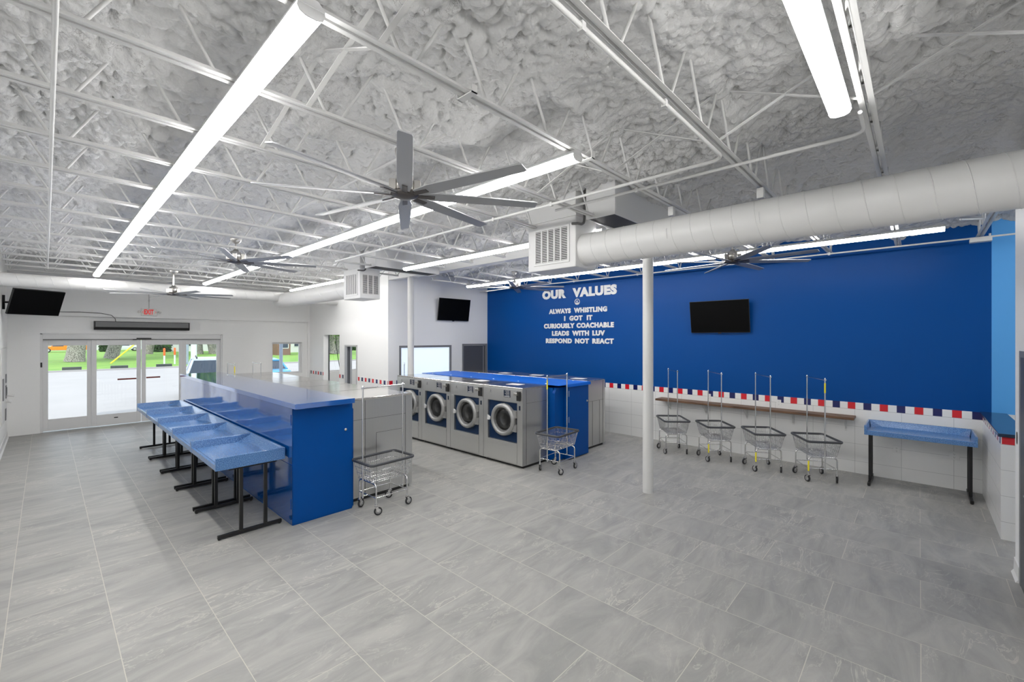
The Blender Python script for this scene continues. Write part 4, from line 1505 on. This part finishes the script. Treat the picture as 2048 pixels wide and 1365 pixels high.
# the third one hangs on an arm from the left-hand wall
tvx = Vector((-0.125, 13.73 - 0.0, 3.10))
r = thing('television', 'black television on a wall arm in the corner by the entrance', 'television', (tvx.x, tvx.y, tvx.z), R(31.6) - R(90))
T = Matrix.Rotation(R(22), 4, 'Y')
for nm, a, b_, m_, bv in (('casing', (-0.03, -0.435, -0.28), (0.018, 0.435, 0.28), 'black', 0.004), ('screen', (0.018, -0.427, -0.268), (0.0195, 0.427, 0.272), 'screen', 0)):
    q = MB()
    q.M = T
    q.box(a, b_).build(nm, M[m_], r, bevel=bv)
q = MB()
inv = Matrix.Rotation(-(R(31.6) - R(90)), 4, 'Z')
pa = inv @ Vector((XL + 0.005 - tvx.x, 0.32, 0.0))
q.tube((-0.03, 0, 0), (-0.12, 0.0, 0), 0.03, 10).tube((-0.12, 0, 0), pa, 0.02, 8)
q.cbox(pa, (0.05, 0.05, 0.3))
q.build('wall_arm', M['blackmetal'], r)
o = thing('power_cable', 'thin dark cable from the corner television to the air curtain', 'cable', (0.25, 15.67, 2.98))
MB().path([(-0.55, -1.6, 0.0), (-0.2, -0.3, 0.02), (0.0, 0.005, 0.02), (0.35, 0.005, 0.03), (0.75, 0.005, 0.015), (0.95, 0.005, -0.03), (1.02, 0.0, -0.12), (1.03, 0.0, -0.2)], 0.008, 6).build('cable', M['wirebrown'], o)

# ------------------------------------------------------------------ EXIT sign and air curtain
def text_mesh(body, name, m, w, h, extrude, bold=0.0, space=1.0, word=1.0, parent=None):
    c = bpy.data.curves.new(name, 'FONT')
    c.body = body
    c.size = 1.0
    c.offset = bold
    c.space_character = space
    c.space_word = word
    c.resolution_u = 3
    c.extrude = 0.05
    t = bpy.data.objects.new(name, c)
    COL.objects.link(t)
    dg = bpy.context.evaluated_depsgraph_get()
    me = bpy.data.meshes.new_from_object(t.evaluated_get(dg))
    bpy.data.objects.remove(t)
    co = np.empty(len(me.vertices) * 3)
    me.vertices.foreach_get('co', co)
    co = co.reshape(-1, 3)
    lo, hi = co.min(0), co.max(0)
    co[:, 0] = (co[:, 0] - lo[0]) / (hi[0] - lo[0]) * w
    co[:, 1] = (co[:, 1] - lo[1]) / (hi[1] - lo[1]) * h
    co[:, 2] = (co[:, 2] - lo[2]) / (hi[2] - lo[2]) * extrude
    me.vertices.foreach_set('co', co.ravel())
    me.materials.clear()
    me.materials.append(m)
    me.update()
    o = bpy.data.objects.new(name, me)
    COL.objects.link(o)
    if parent:
        o.parent = parent
    return o

e = thing('exit_sign', 'white EXIT sign with red letters and two lamp heads over the entrance', 'sign', (1.97, YF - 0.11, 2.965))
MB().box((-0.17, -0.045, 0), (0.17, 0.0, 0.205)).build('sign_body', M['exitwhite'], e, bevel=0.006)
t = text_mesh('EXIT', 'exit_lettering', M['exitred'], 0.205, 0.14, 0.003, bold=0.035, parent=e)
t.location, t.rotation_euler = (-0.11, -0.045, 0.035), (R(90), 0, 0)
for s in (-1, 1):
    q = MB()
    q.M = Matrix.Translation((s * 0.137, -0.0465, 0.10))
    q.bar((s * -0.014, 0, 0.03), (s * 0.014, 0, 0), 0.003, 0.008).bar((s * -0.014, 0, -0.03), (s * 0.014, 0, 0), 0.003, 0.008)
    q.build('chevron', M['exitred'], e)
    q = MB().tube((s * 0.17, -0.03, 0.11), (s * 0.20, -0.045, 0.11), 0.008, 8).tube((s * 0.205, -0.04, 0.115), (s * 0.235, -0.085, 0.09), 0.03, 12)
    q.build('lamp_head', M['exitwhite'], e)
MB().tube((0, -0.012, 0.205), (0, -0.012, 0.75), 0.008, 8).cbox((0, -0.012, 0.42), (0.03, 0.022, 0.05)).build('conduit', M['steelwhite'], e)

a = thing('air_curtain', 'long grey air curtain with a black outlet above the sliding doors', 'air curtain', (0.86, YF, 2.565))
MB().box((0, -0.16, 0.06), (2.03, 0.0, 0.225)).build('casing', M['black'], a, bevel=0.006)
gq = MB().box((0.03, -0.165, 0.075), (2.0, -0.16, 0.21))
go = gq.build('intake_grille', M['curtaingrey'], a)
sl = MB()
for k in range(11):
    sl.box((0.03, -0.168, 0.08 + 0.012 * k), (2.0, -0.165, 0.084 + 0.012 * k))
sl.build('grille_blades', M['framegrey'], go)
MB().prism([(-0.165, 0.06), (-0.12, 0.0), (-0.03, 0.0), (0.0, 0.06)], 0.0, 2.03, axis='x').build('air_outlet', M['black'], a)

# ------------------------------------------------------------------ wall lettering (each line is fixed to the wall by itself)
def wall_line(body, y_left, y_right, z0, h, bold, gap, lb, space=1.13, m='letter', depth=0.014):
    """one line of letters; each word is a part"""
    root = thing('wall_lettering', lb, 'lettering', (XR - 0.001, (y_left + y_right) / 2, z0), group='white lettering on the blue wall')
    words, x = [], 0.0
    for wd in body.split():
        c = bpy.data.curves.new('word', 'FONT')
        c.body, c.size, c.offset, c.space_character, c.resolution_u, c.extrude = wd, 1.0, bold, space, 3, 0.05
        t = bpy.data.objects.new('word', c)
        COL.objects.link(t)
        me = bpy.data.meshes.new_from_object(t.evaluated_get(bpy.context.evaluated_depsgraph_get()))
        bpy.data.objects.remove(t)
        co = np.empty(len(me.vertices) * 3)
        me.vertices.foreach_get('co', co)
        co = co.reshape(-1, 3)
        w = co[:, 0].max() - co[:, 0].min()
        words.append((me, co, x - co[:, 0].min()))
        x += w + gap
    total = x - gap
    sx, sy = (y_left - y_right) / total, h / 0.75
    for me, co, ox in words:
        px = (co[:, 0] + ox) * sx - (y_left - y_right) / 2
        out = np.stack([-(co[:, 2] + 0.05) / 0.1 * depth, -px, co[:, 1] * sy], -1)
        me.vertices.foreach_set('co', out.ravel())
        me.materials.clear()
        me.materials.append(M[m])
        me.update()
        o = bpy.data.objects.new('word', me)
        COL.objects.link(o)
        o.parent = root
wall_line('OUR  VALUES', 7.80, 5.44, 3.452, 0.225, 0.068, 0.62, 'big white wall letters reading OUR VALUES', 1.12)
wall_line('ALWAYS  WHISTLING', 7.56, 5.715, 3.025, 0.124, 0.06, 0.62, 'white wall letters reading ALWAYS WHISTLING')
wall_line('I  GOT  IT', 7.04, 6.145, 2.82, 0.124, 0.06, 0.75, 'white wall letters reading I GOT IT')
wall_line('CURIOUSLY COACHABLE', 7.74, 5.52, 2.622, 0.124, 0.06, 0.36, 'white wall letters reading CURIOUSLY COACHABLE')
wall_line('LEADS  WITH  LUV', 7.455, 5.775, 2.418, 0.124, 0.06, 0.55, 'white wall letters reading LEADS WITH LUV')
wall_line('RESPOND  NOT  REACT', 7.67, 5.525, 2.212, 0.124, 0.06, 0.55, 'white wall letters reading RESPOND NOT REACT')
em = thing('wall_emblem', 'small round white emblem with a heart between the lines of wall letters', 'emblem', (XR - 0.001, 6.617, 3.307))
q = MB()
q.lathe([(0.066, 0.0), (0.066, -0.010), (0.082, -0.010), (0.082, 0.0)], n=32, axis='x')
half = [(0.062 * math.cos(R(200 + 140 * k / 12)), 0.062 * math.sin(R(200 + 140 * k / 12))) for k in range(13)]
q.prism(half, -0.010, 0.0, axis='x')
q.build('ring', M['letter'], em)
hp = []
for k in range(24):
    t_ = 2 * PI * k / 24
    hp.append((0.0017 * 16 * math.sin(t_) ** 3, 0.012 + 0.0015 * (13 * math.cos(t_) - 5 * math.cos(2 * t_) - 2 * math.cos(3 * t_) - math.cos(4 * t_))))
MB().prism(hp, -0.012, -0.004, axis='x').build('heart', M['letter'], em)

# ------------------------------------------------------------------ wall shelf, outlets, switches
s = thing('wall_shelf', 'long stained plank shelf on brackets under the blue wall', 'shelf', (XR - 0.01, 0.80, 0.955))
SLN = 3.50
MB().box((-0.33, 0, 0), (0.0, SLN, 0.042)).build('plank', M['wood'], s, bevel=0.004)
for k in range(5):
    y = 0.14 + (SLN - 0.34) * k / 4
    q = MB().box((-0.012, y - 0.015, -0.24), (0.0, y + 0.015, 0.0)).box((-0.27, y - 0.015, -0.012), (0, y + 0.015, 0.0))
    q.bar((-0.23, y, -0.015), (-0.012, y, -0.20), 0.014, 0.012)
    q.build('bracket', M['steelwhite'], s)
def plate(loc, w, h, rz, lb, kind, gp):
    """flat wall plate facing local -x"""
    o = thing(kind, lb, 'outlet' if kind == 'wall_outlet' else 'switch', loc, rz, gp)
    MB().box((-0.008, -w / 2, -h / 2), (0, w / 2, h / 2)).build('cover_plate', M['outlet'], o, bevel=0.002)
    if kind == 'wall_outlet':
        q = MB()
        for zz in (-0.024, 0.024):
            q.cbox((-0.0085, -0.007, zz), (0.002, 0.003, 0.010)).cbox((-0.0085, 0.007, zz), (0.002, 0.003, 0.012)).cbox((-0.0085, 0, zz - 0.013), (0.002, 0.005, 0.005))
        q.build('socket', M['rubber'], o)
    else:
        MB().cbox((-0.010, 0, 0), (0.006, 0.012, 0.03)).build('toggle', M['hub'], o)
X0 = XR - 0.010
plate((X0, 0.27, 0.50), 0.085, 0.125, 0, 'white outlet under the lone folding table, nearer the shelf', 'wall_outlet', 'wall outlets')
plate((X0, -0.40, 0.52), 0.115, 0.125, 0, 'white outlet under the lone folding table, nearer the half wall', 'wall_outlet', 'wall outlets')
plate((X0, 1.965, 1.10), 0.075, 0.12, 0, 'white outlet over the wall shelf behind the last carts by the lone table', 'wall_outlet', 'wall outlets')
plate((X0, 3.255, 1.10), 0.075, 0.12, 0, 'white outlet over the wall shelf behind the carts by the white post', 'wall_outlet', 'wall outlets')
plate((6.52, YB, 1.36), 0.075, 0.12, R(-90) + PI, 'white switch plate at the end of the back wall, by its edge', 'wall_switch', 'switches on the back wall')

# ------------------------------------------------------------------ payment machine in the left-hand wall
p = thing('change_machine', 'white change machine panel with dispenser slots set in the wall by the entrance', 'change machine', (XL, 13.55, 0))
MB().box((0, 0, 0.55), (0.02, 1.6, 2.13)).build('panel', M['sheet'], p, bevel=0.004)
for i, (y, z0, z1) in enumerate(((0.15, 1.05, 1.5), (1.05, 1.02, 1.30), (1.05, 1.36, 1.55), (0.95, 0.55, 0.80))):
    MB().box((0.02, y, z0), (0.035, y + 0.18, z1)).build('slot_plate', M['framegrey'], p, bevel=0.002)
MB().box((0.035, 1.08, 1.08), (0.042, 1.2, 1.26)).build('slot', M['black'], p)
for z_, d_ in ((1.09, 0.15), (0.955, 0.11)):
    q = MB().tube((0.02, 1.15, z_), (0.06, 1.15, z_ - 0.005), 0.035, 12).tube((0.06, 1.15, z_ - 0.005), (d_, 1.15, z_ - 0.03), 0.032, 12, r2=0.024)
    q.build('knob', M['outlet'], p, bevel=0.003)

# ------------------------------------------------------------------ the street outside
struct(MB().box((-60, 16.2, -0.15), (110, 43.6, -0.012)), 'road', M['road'])
tag(MB().box((-60, 43.6, -0.15), (160, 190, 0.02)).build('lawn', M['grass']), 'sunlit green lawn across the road', 'lawn', kind='structure')
struct(MB().box((-60, 43.35, -0.15), (110, 43.62, 0.10)), 'kerb', M['road'])
def canopy(mb, c, rad, n, sz, rng):
    for k in range(n):
        d = Vector((rng.gauss(0, 1), rng.gauss(0, 1), rng.gauss(0, 0.8))).normalized() * rad * rng.uniform(0.45, 1.0)
        p_ = Vector(c) + d
        a, b = Vector((rng.gauss(0, 1), rng.gauss(0, 1), rng.gauss(0, 1))).normalized(), Vector((rng.gauss(0, 1), rng.gauss(0, 1), rng.gauss(0, 1)))
        b = a.cross(b).normalized()
        s_ = sz * rng.uniform(0.6, 1.3)
        mb.add([p_ + a * s_, p_ + b * s_ * 0.6, p_ - a * s_, p_ - b * s_ * 0.6], [(0, 1, 2, 3)])
def tree(x, y, r0, lean, h, lb, seed, crown=4.6):
    rng = random.Random(seed)
    t_ = thing('oak_tree', lb, 'tree', (x, y, 0.02), group='oaks on the lawn')
    pts, rs = [], []
    for k in range(9):
        f_ = k / 8
        pts.append((lean * f_ * f_ * h * 0.5 + lean * f_ * h * 0.5 + 0.06 * math.sin(5 * f_ + seed), 0.05 * math.cos(4 * f_), h * f_))
        rs.append(r0 * (1.12 - 0.12 * min(1, f_ * 6)) * (1 - 0.2 * f_))
    m_ = MB().path(pts, rs, 14)
    top = Vector(pts[-1])
    ends = []
    for k in range(5):
        a_ = 2 * PI * k / 5 + seed
        e_ = top + Vector((math.cos(a_) * 2.6, math.sin(a_) * 2.6, rng.uniform(1.2, 3.0)))
        m_.path([pts[-2], top + (e_ - top) * 0.4 + Vector((0, 0, 0.4)), e_], [r0 * 0.55, r0 * 0.36, r0 * 0.14], 8)
        ends.append(e_)
    m_.build('trunk', M['bark'], t_)
    lf = MB()
    for e_ in ends + [top + Vector((0, 0, 3))]:
        canopy(lf, e_, crown * 0.55, 380, 0.30, rng)
    fo = lf.build('foliage', M['leaf'], t_)
    fo['kind'] = 'stuff'
tree(1.9, 60.5, 0.72, 0.16, 4.6, 'oak with a thick pale trunk behind the first glass panel', 1)
tree(5.0, 66.5, 0.62, 0.42, 4.8, 'leaning oak behind the second glass panel of the entrance', 2)
tree(10.1, 82.0, 0.60, 0.40, 5.0, 'leaning oak far back behind the third glass panel', 3)
tree(15.4, 77.0, 0.50, -0.05, 4.8, 'thin oak beside the white street pole', 4)
tree(17.2, 76.6, 0.62, -0.38, 4.8, 'oak leaning the other way, behind the parked car', 5)
tree(29.3, 64.0, 1.1, 0.16, 3.4, 'big dark oak seen through the open doorway of the side wall', 6, 6.0)

def car(x, y, rz, lb, paint, L=4.6, W=1.85, H=1.62, z=-0.012, rack=False, pickup=False):
    """nose along +x"""
    c = thing('car', lb, 'car', (x, y, z), rz)
    b = MB()
    hw_ = W / 2
    body = [(-L / 2, 0.35), (-L / 2, 0.92), (-L / 2 + 0.1, 1.0), (L / 2 - 0.25, 0.95), (L / 2, 0.78), (L / 2, 0.35)]
    b.prism(body, -hw_, hw_, axis='y')
    bo = b.build('body', M[paint], c, bevel=0.06)
    cb_ = MB()
    x0_, x1_ = (-0.1, 1.35) if pickup else (-L / 2 + 0.12, 1.05)
    lo = [(x0_, 0.95), (x1_, 0.95)]
    hi = [(x0_ + 0.25, H), (x1_ - 0.65, H)]
    vv = [(lo[0][0], -hw_ + .06, .95), (lo[1][0], -hw_ + .06, .95), (lo[1][0], hw_ - .06, .95), (lo[0][0], hw_ - .06, .95),
          (hi[0][0], -hw_ + .24, H - .06), (hi[1][0], -hw_ + .24, H - .06), (hi[1][0], hw_ - .24, H - .06), (hi[0][0], hw_ - .24, H - .06)]
    cb_.add(vv, [(0, 3, 2, 1), (4, 5, 6, 7), (0, 1, 5, 4), (1, 2, 6, 5), (2, 3, 7, 6), (3, 0, 4, 7)])
    cb_.build('windows', M['carglass'], c)
    rf = MB().add([(p_[0], p_[1], p_[2] - 0.002) for p_ in vv[4:]] + [(p_[0] * 0.98, p_[1] * 0.92, H) for p_ in vv[4:]],
                  [(0, 3, 2, 1), (4, 5, 6, 7), (0, 1, 5, 4), (1, 2, 6, 5), (2, 3, 7, 6), (3, 0, 4, 7)])
    rf.build('roof', M[paint], c)
    for k in range(4):
        i_, j_ = vv[k], vv[k + 4]
        MB().tube(i_, j_, 0.045, 6).build('roof_pillar', M[paint], c)
    if pickup:
        q_ = MB()
        q_.box((-L / 2 + 0.02, -hw_ + 0.02, 0.9), (-0.15, -hw_ + 0.12, 1.12)).box((-L / 2 + 0.02, hw_ - 0.12, 0.9), (-0.15, hw_ - 0.02, 1.12)).box((-L / 2 + 0.02, -hw_ + 0.1, 0.9), (-L / 2 + 0.12, hw_ - 0.1, 1.12))
        q_.build('bed_side', M[paint], c)
    for sx in (-L * 0.31, L * 0.31):
        for sy in (-1, 1):
            w_ = MB().lathe([(0.0, -0.11), (0.2, -0.11), (0.33, -0.10), (0.345, -0.05), (0.345, 0.05), (0.33, 0.10), (0.2, 0.11), (0, 0.11)], (sx, sy * (hw_ - 0.09), 0.345), 20, 'y')
            wo = w_.build('wheel', M['tyre'], c)
            MB().lathe([(0.0, -0.118), (0.17, -0.116), (0.2, -0.11), (0.2, 0.11), (0.17, 0.116), (0, 0.118)], (sx, sy * (hw_ - 0.09), 0.345), 16, 'y').build('wheel_hub', M['hub'], wo)
    if rack:
        q_ = MB()
        for sy in (-1, 1):
            q_.tube((hi[0][0] + 0.1, sy * 0.55, H + 0.06), (hi[1][0] - 0.1, sy * 0.55, H + 0.06), 0.02, 6)
            for xx in (hi[0][0] + 0.15, hi[1][0] - 0.15):
                q_.tube((xx, sy * 0.55, H - 0.02), (xx, sy * 0.55, H + 0.06), 0.02, 6)
        q_.build('roof_rack', M['black'], c)
    return c
car(4.55, 20.4, R(-100), 'pale silver car with roof rack parked right outside the entrance', 'silvercar', rack=True, H=1.56)
car(6.95, 22.4, R(-103), 'blue car parked outside the small front window', 'bluecar', H=1.36)
car(2.0, 104.0, R(180), 'orange pickup far across the lawn', 'orange', L=5.6, W=2.0, H=1.85, z=0.02, pickup=True)
car(9.5, 106.0, 0, 'white van-like car far across the lawn between the first oaks', 'whitecar', L=5.4, W=2.0, H=2.0, z=0.02)

def house(x0, y0, x1, y1, h, lb, m, nwin):
    b = thing('house', lb, 'house', (x0, y0, 0.02), group='houses beyond the lawn')
    W, D = x1 - x0, y1 - y0
    MB().box((0, 0, 0), (W, D, h)).build('walls', M[m], b)
    MB().prism([(-0.5, h), (D + 0.5, h), (D / 2, h + D * 0.28)], -0.5, W + 0.5, axis='x').build('roof', M['roofgrey'], b)
    for k in range(nwin):
        xx = W * (k + 0.5) / nwin
        q = MB().box((xx - 0.6, -0.05, 0.9), (xx + 0.6, 0.0, 2.1))
        f_ = q.build('window', M['housewhite'], b)
        MB().box((xx - 0.5, -0.07, 1.0), (xx + 0.5, -0.05, 2.0)).build('pane', M['carglass'], f_)
house(-6, 118, 14, 128, 3.2, 'long cream house farthest behind the orange pickup', 'housewhite', 5)
house(12.8, 94, 26, 104, 3.2, 'cream house behind the marker posts and leaning oaks', 'housewhite', 4)
house(21.6, 64, 23.3, 67, 3.0, 'brown brick building seen through the small front window', 'housebrown', 1)
house(24.4, 75, 34, 84, 3.4, 'white building seen through the small front window', 'housewhite', 6)
house(37, 90, 60, 99, 3.4, 'white building far behind the big dark oak', 'housewhite', 7)
def hedge(x0, y0, x1, y1, h, lb, n, seed):
    rng = random.Random(seed)
    mb = MB()
    for k in range(n):
        p_ = Vector((rng.uniform(x0, x1), rng.uniform(y0, y1), rng.uniform(0.05, h)))
        a = Vector((rng.gauss(0, 1), rng.gauss(0, 1), rng.gauss(0, 1))).normalized()
        b = a.cross(Vector((rng.gauss(0, 1), rng.gauss(0, 1), rng.gauss(0, 1)))).normalized()
        s_ = rng.uniform(0.15, 0.35)
        mb.add([p_ + a * s_, p_ + b * s_ * .7, p_ - a * s_, p_ - b * s_ * .7], [(0, 1, 2, 3)])
    o_ = mb.build('hedge', M['hedge'], loc=(0, 0, 0.02))
    tag(o_, lb, 'hedge')
hedge(6.3, 101.5, 8.2, 103, 1.3, 'round green bush in front of the far white car', 420, 3)
hedge(12.0, 92.5, 14.5, 93.5, 1.2, 'low bush before the cream house', 300, 4)
hedge(20.0, 86, 22.5, 88, 1.5, 'green bush behind the parked silver car', 420, 5)
hedge(35, 78, 48, 79.5, 1.1, 'long dark hedge behind the big dark oak', 1500, 6)
# posts and boxes at the kerb
def marker(x, y, lb):
    o_ = thing('marker_post', lb, 'post', (x, y, 0.02), group='marker posts on the lawn')
    MB().tube((0, 0, 0), (0, 0, 0.82), 0.065, 10).build('post', M['whitecar'], o_)
    MB().lathe([(0.08, 0.82), (0.08, 1.40), (0.06, 1.46), (0, 1.48)], n=10).build('post_top', M['poleorange'], o_)
marker(7.0, 47.6, 'white marker post with orange top, nearer the kerb')
marker(7.95, 49.0, 'white marker post with orange top, beside the grey street pole')
o = thing('street_pole', 'slim grey blue street pole by the marker posts', 'pole', (8.6, 47.5, 0.02))
MB().tube((0, 0, 0), (0, 0, 6.5), 0.10, 12).build('shaft', M['polegrey'], o)
MB().cbox((0, 0, 0.1), (0.35, 0.35, 0.2)).build('base', M['polegrey'], o)
o = thing('utility_pole', 'stout white utility pole behind the parked silver car', 'pole', (10.85, 56.8, 0.02))
MB().tube((0, 0, 0), (0, 0, 8.0), 0.28, 14, r2=0.22).build('shaft', M['whitecar'], o)
MB().cbox((0, 0, 7.4), (2.2, 0.12, 0.14)).build('cross_arm', M['housebrown'], o)
for i, (x, y, lb) in enumerate(((1.3, 44.7, 'dark drain box at the kerb behind the first glass panel'), (3.85, 44.6, 'dark drain box at the kerb behind the second glass panel'), (6.55, 44.6, 'dark drain box at the kerb behind the third glass panel'))):
    tag(MB().box((-0.5, -0.1, 0), (0.5, 0.15, 0.24)).build('drain_box', M['bumper'], loc=(x, y, 0.02), bevel=0.02), lb, 'drain box', 'drain boxes at the kerb')
o = thing('guy_wire', 'yellow guy wire guard slanting up from the lawn', 'guard', (4.05, 54.0, 0.02))
MB().tube((0, 0, 0), (3.3, 2.0, 3.2), 0.065, 8).build('guard_tube', M['yellow'], o)
o = thing('site_post', 'slim dark steel post close outside the small front window', 'post', (6.07, 17.6, -0.012))
MB().tube((0, 0, 0), (0, 0, 3.0), 0.06, 14).build('shaft', M['polegrey'], o)
o = thing('hanging_cable', 'thin dark cable hanging at a slant in the lobby doorway', 'cable', (7.33, 15.78, 1.12))
MB().path([(0.18, 0, 0), (0.08, 0, 0.55), (0.02, 0, 1.0), (0.0, 0, 1.45), (0.03, 0, 1.95)], 0.012, 6).build('cable', M['wirebrown'], o)
